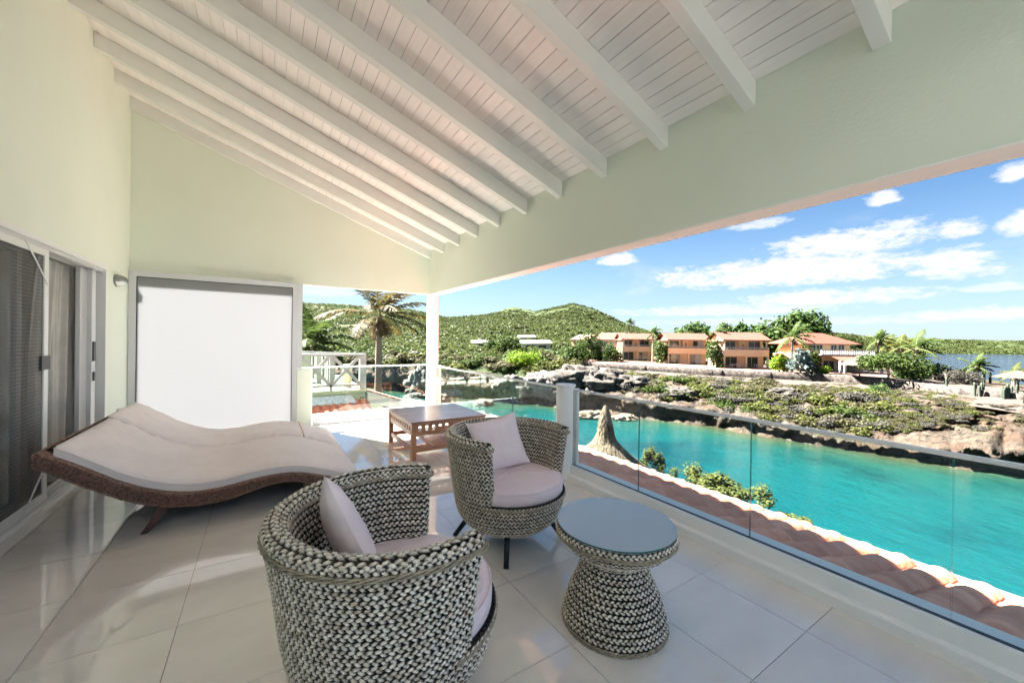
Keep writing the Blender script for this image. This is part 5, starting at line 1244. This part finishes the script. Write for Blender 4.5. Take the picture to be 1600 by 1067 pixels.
def add_pts(n, p0, p1, d0, d1, s0, s1, cond=None):
    for _ in range(n):
        px = r3.uniform(p0, p1); d = math.sqrt(r3.uniform(d0*d0, d1*d1)); 
        if cond and not cond(px, d): continue
        x, y = gp(px, d); pts.append((x, y, ground_z(px, d)+.0)); scs.append(r3.uniform(s0, s1))
def isbare(px, d): return 530 < px < 620 and 232 < d < 258 and fbm(px*.02, d*.03, 0)+.1 > 0
bare = lambda px, d: not isbare(px, d) 
add_pts(2600, 380, 1130, 92, 190, 1.6, 3.4, lambda px, d: not (730 < px < 900 and d < 150 and r3.rand() < .5) and not (px > 930 and d < 125) and not (795 < px < 875 and 112 < d < 152) and not (730 < px < 780 and 125 < d < 160))
add_pts(12500, 200, 1240, 185, 540, 1.8, 4.2, bare)
add_pts(1500, 1120, 1420, 420, 640, 2.5, 5)
add_pts(5500, 1290, 2000, 556, 760, 2.5, 5)
add_pts(1500, -900, 380, 90, 540, 2, 4.5)
# terrain detail offset on hills is small next to the clump size
pts = [(x, y, z+.0) for x, y, z in pts]
scatter('hillside_woodland', pts, scs, HB, '')
# near-bank greenery (garden ground cover)
pts2 = []; sc2 = []
for _ in range(900):
    px = r3.uniform(300, 640); d = r3.uniform(15, 27); x, y = gp(px, d)
    if y < 17.8 or (px > 560 and px < 625 and d < 23): continue
    pts2.append((x, y, ground_z(px, d)-.1)); sc2.append(r3.uniform(.3, .7))
scatter('garden_undergrowth', pts2, sc2, [SB[4], SB[0]], '')
pts3 = []; sc3 = []
for _ in range(2600):
    px = r3.uniform(950, 1640); D, Z = prof_at(px); d = r3.uniform(D[5], D[7]-.5) if px < 1440 else r3.uniform(D[5], D[7]-.3); x, y = gp(px, d)
    dens = mnoise.noise(Vector((x*.14, y*.14, 2)))
    if dens < -.05 or (px > 1420 and dens < .3): continue
    pts3.append((x, y, ground_z(px, d)+.02)); sc3.append(r3.uniform(.18, .62))
scatter('slope_ground_cover', pts3, sc3, [SB[0], SB[2], SB[3]], '')
# ------------------------------------------------------------------ far buildings
def ribbed_roof(m, x0, x1, y0, z0, y1, z1, per=.42, amp=.07, mi=0):
    n = int((x1-x0)/per*4); V = []
    for y, z in ((y0, z0), ((y0+y1)/2, (z0+z1)/2), (y1, z1)):
        for i in range(n+1): V.append((x0+(x1-x0)*i/n, y, z+amp*abs(math.sin(math.pi*i/4))))
    F = [(r_*(n+1)+i, r_*(n+1)+i+1, (r_+1)*(n+1)+i+1, (r_+1)*(n+1)+i) for r_ in range(2) for i in range(n)]
    V += [(x0+(x1-x0)*i/n, y0, z0-.12) for i in range(n+1)]; b = 3*(n+1); F += [(b+i, b+i+1, i+1, i) for i in range(n)]
    m.add(V, F, mi)
def window(parent, x0, x1, y, z0, z1, curtain_=False, nm='window'):
    m = MB(); w_ = .06
    m.box(x0, x1, y-.05, y-.003, z1-w_, z1); m.box(x0, x1, y-.05, y-.003, z0, z0+w_); m.box(x0, x0+w_, y-.05, y-.003, z0+w_, z1-w_); m.box(x1-w_, x1, y-.05, y-.003, z0+w_, z1-w_); xm = (x0+x1)/2; m.box(xm-w_/2, xm+w_/2, y-.05, y-.003, z0+w_, z1-w_)
    f = m.build(nm, FWHITE, parent); MB().box(x0+w_, xm-w_/2, y-.025, y-.004, z0+w_, z1-w_).build('pane', WINDK, f); MB().box(xm+w_/2, x1-w_, y-.025, y-.004, z0+w_, z1-w_).build('pane', CURTF if curtain_ else WINDK, f)
def condo(px0, px1, d, gz_, label, rot=0.0, right_curtain=False, table=True):
    w_ = (px1-px0)/FPX*d; x, y = gp((px0+px1)/2, d); t = thing('orange_house', label, 'house', (x, y, gz_), -YAW+rot, 'two-storey orange houses with tiled roofs'); h = w_/2
    m = MB(); m.box(-h, h, 1.6, 5.6, 0, 2.25); m.box(-h+.25, h-.25, 1.5, 5.6, 3.0, 5.2); m.build('wall', PEACH, t)
    m = MB(); m.box(-h, h, -.02, 5.6, 2.2505, 3.0); m.box(-h, h, -.02, .12, 3.0005, 3.45); m.box(-h, -h+.12, .12, 1.5, 3.0005, 3.85); m.box(h-.12, h, .12, 1.5, 3.0005, 3.85); m.build('balcony_band', PEACH, t)
    m = MB(); m.box(-h, h, .0, .10, 3.80, 3.88)
    nn = int(w_/.28)
    for i in range(nn+1): xx = -h+.04+(w_-.08)*i/nn; m.box(xx-.03, xx+.03, .02, .08, 3.4505, 3.80)
    m.build('balustrade', FWHITE, t)
    for xx, mm_ in ((-h+.14, CREAM), (0, PEACH), (h-.14, CREAM)):
        MB().box(xx-.14, xx+.14, -.0, .28, 0, 2.25).build('column', mm_, t)
    for xx in (-h+.3, h-.3): MB().box(xx-.10, xx+.10, .25, .45, 3.0005, 5.2).build('column', CREAM, t)
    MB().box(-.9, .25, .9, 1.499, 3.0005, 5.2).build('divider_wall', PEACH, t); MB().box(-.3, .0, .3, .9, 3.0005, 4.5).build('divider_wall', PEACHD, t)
    window(t, -h+.9, -h+2.9, 1.5, 3.05, 5.0, False, 'balcony_door'); window(t, h-2.9, h-.7, 1.5, 3.05, 5.0, right_curtain, 'balcony_door')
    window(t, -h+.8, -h+3.3, 1.6, .05, 2.1, False, 'patio_door'); window(t, h-3.4, h-1.0, 1.6, .05, 2.1, right_curtain, 'patio_door')
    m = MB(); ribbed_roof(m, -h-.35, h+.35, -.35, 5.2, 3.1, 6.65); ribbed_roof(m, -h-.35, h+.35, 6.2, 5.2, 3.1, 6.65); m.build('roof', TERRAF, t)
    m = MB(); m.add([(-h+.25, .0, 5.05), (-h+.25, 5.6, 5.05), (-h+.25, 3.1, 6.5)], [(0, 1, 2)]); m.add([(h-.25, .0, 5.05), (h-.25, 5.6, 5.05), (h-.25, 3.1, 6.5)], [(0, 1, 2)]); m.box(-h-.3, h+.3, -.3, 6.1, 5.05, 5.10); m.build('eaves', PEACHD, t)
    return t
condo(972, 1022, 93, -3.07, 'leftmost orange house with balcony, half hidden by a windblown palm')
condo(1044, 1109, 82, -3.12, 'middle orange house with balcony and closed grey curtain downstairs', right_curtain=True)
condo(1131.5, 1202, 70.5, -3.1, 'third orange house with two open balconies, nearest the big tree')
def garden_furniture(px, d, label):
    x, y = gp(px, d); t = thing('patio_table', label, 'table', (x, y, ground_z(px, d)+.05), -YAW)
    MB().box(-.7, .7, -.4, .4, .70, .75).build('table_top', FWHITE, t)
    for a_ in (-.6, .6):
        for b_ in (-.32, .32): MB().box(a_-.03, a_+.03, b_-.03, b_+.03, 0, .70).build('leg', FWHITE, t)
garden_furniture(1148, 70.2, 'white patio table before the left door of the third house'); garden_furniture(1186, 70.2, 'white patio table before the right door of the third house')
garden_furniture(1066, 81.6, 'white patio table in front of the middle house'); garden_furniture(1008, 92.6, 'white patio table outside the leftmost orange house')
# two gabled blocks further left
def gable_house(px, d, gz_, w_, L, h, rise, rot, label, wallm, roofm, light=CREAM):
    x, y = gp(px, d); t = thing('gabled_house', label, 'house', (x, y, gz_), -YAW+rot)
    MB().box(-w_/2, w_/2, 0, L, -1, h).build('wall', wallm, t); MB().box(-w_/2+.1, w_/2-.1, -.05, -.002, 0, h-.1).build('front_wall', light, t)
    m = MB(); m.add([(-w_/2-.4, -.5, h), (w_/2+.4, -.5, h), (w_/2+.4, L*.5, h+rise), (-w_/2-.4, L*.5, h+rise), (w_/2+.4, L+.4, h), (-w_/2-.4, L+.4, h), (-w_/2-.4, -.5, h-.14), (w_/2+.4, -.5, h-.14), (w_/2+.4, L+.4, h-.14), (-w_/2-.4, L+.4, h-.14)],
                  [(0, 1, 2, 3), (3, 2, 4, 5), (6, 7, 1, 0), (7, 8, 4, 1), (9, 6, 0, 5), (1, 4, 2), (0, 3, 5), (6, 9, 8, 7)]); m.build('roof', roofm, t)
    window(t, -w_*.3, w_*.05, -.052, h-1.9, h-.7); return t
gable_house(948, 100, -3.0, 6.0, 9, 5.0, 1.9, -.62, 'orange gabled house with cream end wall left of the balcony houses', PEACH, TERRAF)
gable_house(905, 118, -3.0, 5.0, 12, 5.0, 1.6, -.62, 'farthest orange house with sloping roof behind the green tree', PEACH, mat('weathered_roof', (.14, .075, .05), .85, (.19, .115, .08), 1.5), PEACHD)
# villa
x, y = gp(1322, 64); V0 = thing('villa', 'large orange villa with hipped roof and tiled veranda at the right', 'house', (x, y, -3.15), -YAW)
sc_ = 64/FPX
def vx(px): return (px-1322)*sc_
MB().box(vx(1280), vx(1346), 2.2, 10, 2.9, 4.75).build('upper_wall', PEACH, V0)
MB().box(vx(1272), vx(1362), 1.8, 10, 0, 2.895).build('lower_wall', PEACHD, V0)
m = MB(); a0, a1 = vx(1268), vx(1357); zt_ = 6.7
m.add([(a0, 1.2, 4.78), (a1, 1.2, 4.78), (a1, 11, 4.78), (a0, 11, 4.78), (vx(1296), 6, zt_), (vx(1330), 6, zt_), (a0, 1.2, 4.66), (a1, 1.2, 4.66), (a1, 11, 4.66), (a0, 11, 4.66)],
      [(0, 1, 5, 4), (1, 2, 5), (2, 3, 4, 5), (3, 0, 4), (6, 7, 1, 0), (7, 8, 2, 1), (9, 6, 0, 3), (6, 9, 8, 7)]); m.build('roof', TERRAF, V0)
for a_, b_ in ((1281, 1291), (1292, 1302), (1315, 1325), (1327, 1337)): window(V0, vx(a_), vx(b_), 2.2, 3.5, 4.6)
m = MB(); m.box(vx(1283), vx(1366), -.1, .0, 3.72, 3.80); m.box(vx(1283), vx(1366), -.08, -.02, 2.90, 3.05)
k_ = 30
for i in range(k_+1): xx = vx(1283)+(vx(1366)-vx(1283))*i/k_; m.box(xx-.04, xx+.04, -.09, -.01, 3.05, 3.72)
m.build('balustrade', FWHITE, V0); MB().box(vx(1283), vx(1366), 0, 2.19, 2.8955, 3.0).build('balcony_slab', CREAM, V0)
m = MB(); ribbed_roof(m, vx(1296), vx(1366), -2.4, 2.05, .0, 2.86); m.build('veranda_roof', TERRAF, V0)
for p_ in (1297, 1304, 1332, 1341, 1360): MB().box(vx(p_)-.14, vx(p_)+.14, -2.2, -1.95, 0, 2.05).build('column', FWHITE, V0)
window(V0, vx(1300), vx(1318), 1.8, .05, 1.95, False, 'patio_door'); window(V0, vx(1334), vx(1352), 1.8, .05, 1.95, False, 'patio_door'); MB().box(vx(1319), vx(1331), 1.74, 1.797, .05, 1.9).build('screen_panel', FWHITE, V0)
window(V0, vx(1273), vx(1279), 1.8, .8, 1.9)
# white roofed houses on the bank
def flat_house(px, py, d, w_, dep, h, label, rot=0.0, m_=FWHITE, tilt=.12):
    x, y = gp(px, d); z = zp(px, py, d); t = thing('white_roofed_house', label, 'house', (x, y, z), -YAW+rot)
    MB().box(-w_/2+.5, w_/2-.5, .8, dep-.5, -3.2, h-.01).build('wall', m_, t)
    m = MB(); m.add([(-w_/2, 0, h), (w_/2, 0, h+tilt*w_*.2), (w_/2, dep, h+tilt*dep+tilt*w_*.2), (-w_/2, dep, h+tilt*dep), (-w_/2, 0, h-.2), (w_/2, 0, h-.2+tilt*w_*.2), (w_/2, dep, h-.2), (-w_/2, dep, h-.2)], [(0, 1, 2, 3), (7, 6, 5, 4), (0, 4, 5, 1), (1, 5, 6, 2), (2, 6, 7, 3), (3, 7, 4, 0)]); m.build('roof', FWHITE, t)
    for i in range(3): xx = -w_/2+.9+(w_-1.8)*i/2; MB().box(xx-.12, xx+.12, .1, .3, -3.2, h-.21).build('post', FWHITE, t)
    window(t, -w_*.30, -w_*.05, .8, h-1.8, h-.5); window(t, w_*.08, w_*.32, .8, h-1.8, h-.5); return t
flat_house(838, 542, 140, 11.5, 9, 1.2, 'long white-roofed house with open porch among the trees')
flat_house(757, 541, 150, 7.0, 7, 1.4, 'small white-roofed shed left of the round trees', .35)
flat_house(823, 529, 190, 9.0, 8, .6, 'white rooftop peeking out above the trees behind the long white house')
flat_house(538, 523, 250, 11, 9, 3.5, 'grey house with flat roof on the bare hillside behind the palm', 0, CONC, .02)
flat_house(566, 518, 256, 14, 8, 2.2, 'white flat-roofed hillside house right beside the grey one', 0, FWHITE, .02)
flat_house(662, 534, 240, 9, 5, .4, 'low pale terrace building on the hillside near the column', 0, FWHITE, .02)
# thatched umbrellas
def palapa(loc, R, zt_, ze, label, seed, peak=.0, pole=True, gz_=-5.3, n=2600):
    t = thing('thatched_umbrella', label, 'umbrella', loc); r = np.random.RandomState(seed)
    ks = 26; prof = []
    for i in range(ks+1):
        f_ = i/ks
        if peak: rr_ = float(np.interp(f_, [0, .05, .16, .22, .30, .45, 1], [.02, .06, .13, .15, .30, .62, 1.0]))*R if True else 0
        else: rr_ = R*(.03+.97*f_**.8)
        prof.append((rr_, zt_+(ze-zt_)*f_))
    if peak:
        prof = [(R*a_, zt_+(ze-zt_)*b_) for a_, b_ in ((.012, 0), (.03, .06), (.055, .16), (.075, .26), (.095, .36), (.14, .42), (.24, .50), (.40, .62), (.62, .76), (.85, .90), (1.0, 1.0))]
    tm_ = THATCH if peak else mat('sun_bleached_thatch', (.045, .036, .026), .95, (.10, .083, .063), 9, bump=.8)
    m = MB(); m.lathe(prof, 40); m.build('thatch_cone', tm_, t, True)
    # straws
    zz = np.array([p[1] for p in prof]); rr = np.array([p[0] for p in prof]); V = []; Q = []
    al_ = np.linspace(0, 1, len(prof))
    L_ = .06*(zt_-ze)+.12
    for i in range(n):
        a_ = r.rand()*6.283; u_ = r.rand()**.75; z0 = float(np.interp(u_, al_, zz)); r0 = float(np.interp(u_, al_, rr)); u1 = min(1.06, u_+.09+.05*r.rand()); z1 = float(np.interp(min(u1, 1), al_, zz)); r1 = float(np.interp(min(u1, 1), al_, rr))
        if u1 > 1: z1 -= .12
        r0 += .012; r1 += .03+.07*r.rand(); da = .006+.10*r.normal()*.15; w_ = .012+.01*r.rand()
        c, s_ = math.cos(a_), math.sin(a_); c1, s1 = math.cos(a_+da), math.sin(a_+da); b_ = len(V)
        V += [(r0*c-s_*w_, r0*s_+c*w_, z0), (r0*c+s_*w_, r0*s_-c*w_, z0), (r1*c1+s1*w_*.5, r1*s1-c1*w_*.5, z1), (r1*c1-s1*w_*.5, r1*s1+c1*w_*.5, z1)]; Q.append((b_, b_+1, b_+2, b_+3))
    o = link('straw', fastmesh('straw', V, Q, tm_, False), t); o['kind'] = 'stuff'
    MB().tube([(0, 0, gz_-loc[2]), (0, 0, zt_-.1)], .09, 10).build('pole', BARK, t, True); return t
x, y = gp(948, 13.2); zt_ = zp(948, 633, 13.2); palapa((x, y, 0), 2.6, zt_, zt_-3.0, 'tall pointed thatched umbrella rising just beyond the tile roof', 3, 1, n=7000)
x, y = gp(1344, 55.5); palapa((x, y, ground_z(1344, 57)), 2.3, 3.1, 1.75, 'thatched parasol in front of the villa veranda', 4, 0, gz_=ground_z(1344, 57), n=900)
x, y = gp(1592, 44); palapa((x, y, ground_z(1592, 44)), 1.9, 2.35, 1.55, 'thatched parasol at the right edge above the bay', 5, 0, gz_=ground_z(1592, 44), n=900)
# column cacti
def cactus(px, py, h, k, label, seed, spread=.5):
    d = dpy(px, py); x, y = gp(px, d); r = random.Random(seed); t = thing('column_cactus', label, 'cactus', (x, y, ground_z(px, d)-.1))
    for i in range(k):
        a_, b_ = r.uniform(-spread, spread), r.uniform(-spread*.6, spread*.6); hh = h*r.uniform(.55, 1); m = MB(); n = 12; V = []
        rings = 7
        for q in range(rings+1):
            f_ = q/rings; R = .11*(1 if f_ < .9 else .6)
            for j in range(n): rr_ = R*(1 if j % 2 else .72); V.append((a_+rr_*math.cos(6.283*j/n)+.05*math.sin(f_*3+i), b_+rr_*math.sin(6.283*j/n), hh*f_))
        m.add(V, [(q*n+j, q*n+(j+1) % n, (q+1)*n+(j+1) % n, (q+1)*n+j) for q in range(rings) for j in range(n)]+[tuple(rings*n+j for j in range(n))]); m.build('stem', CACT, t, True)
cactus(1481, 612, 2.0, 1, 'thin single column cactus on bare ground left of the cactus clumps', 1, .1)
cactus(1533, 618, 1.7, 8, 'cluster of column cacti on the bare slope near the right wall', 2, .8)
cactus(1580, 622, 1.7, 9, 'largest cluster of column cacti at the far right', 3, .8)
cactus(1541, 598, 2.3, 7, 'dark cacti growing behind the wall next to the square hedge', 4, 1.0)
tag(MB().box(-.12, .12, -.12, .12, 0, 1.3).build('wooden_post', BARK), 'dark wooden post on the wall between the garden shrubs', 'post').location = (*gp(1478, 50), ground_z(1478, 50))
for px, lb in ((1408, 'leaning pale'), ): pass
# poles on the bank
for px, d, lb in ((752, 160, 'thin utility pole on the hillside behind the small shed'), (820, 200, 'thin utility pole behind the round trees')):
    x, y = gp(px, d); t = thing('utility_pole', lb, 'pole', (x, y, ground_z(px, d))); MB().tube([(0, 0, 0), (0, 0, 8.5)], [.14, .10], 8).build('mast', BARK, t); MB().box(-.9, .9, -.06, .06, 7.6, 7.75).build('crossarm', BARK, t)
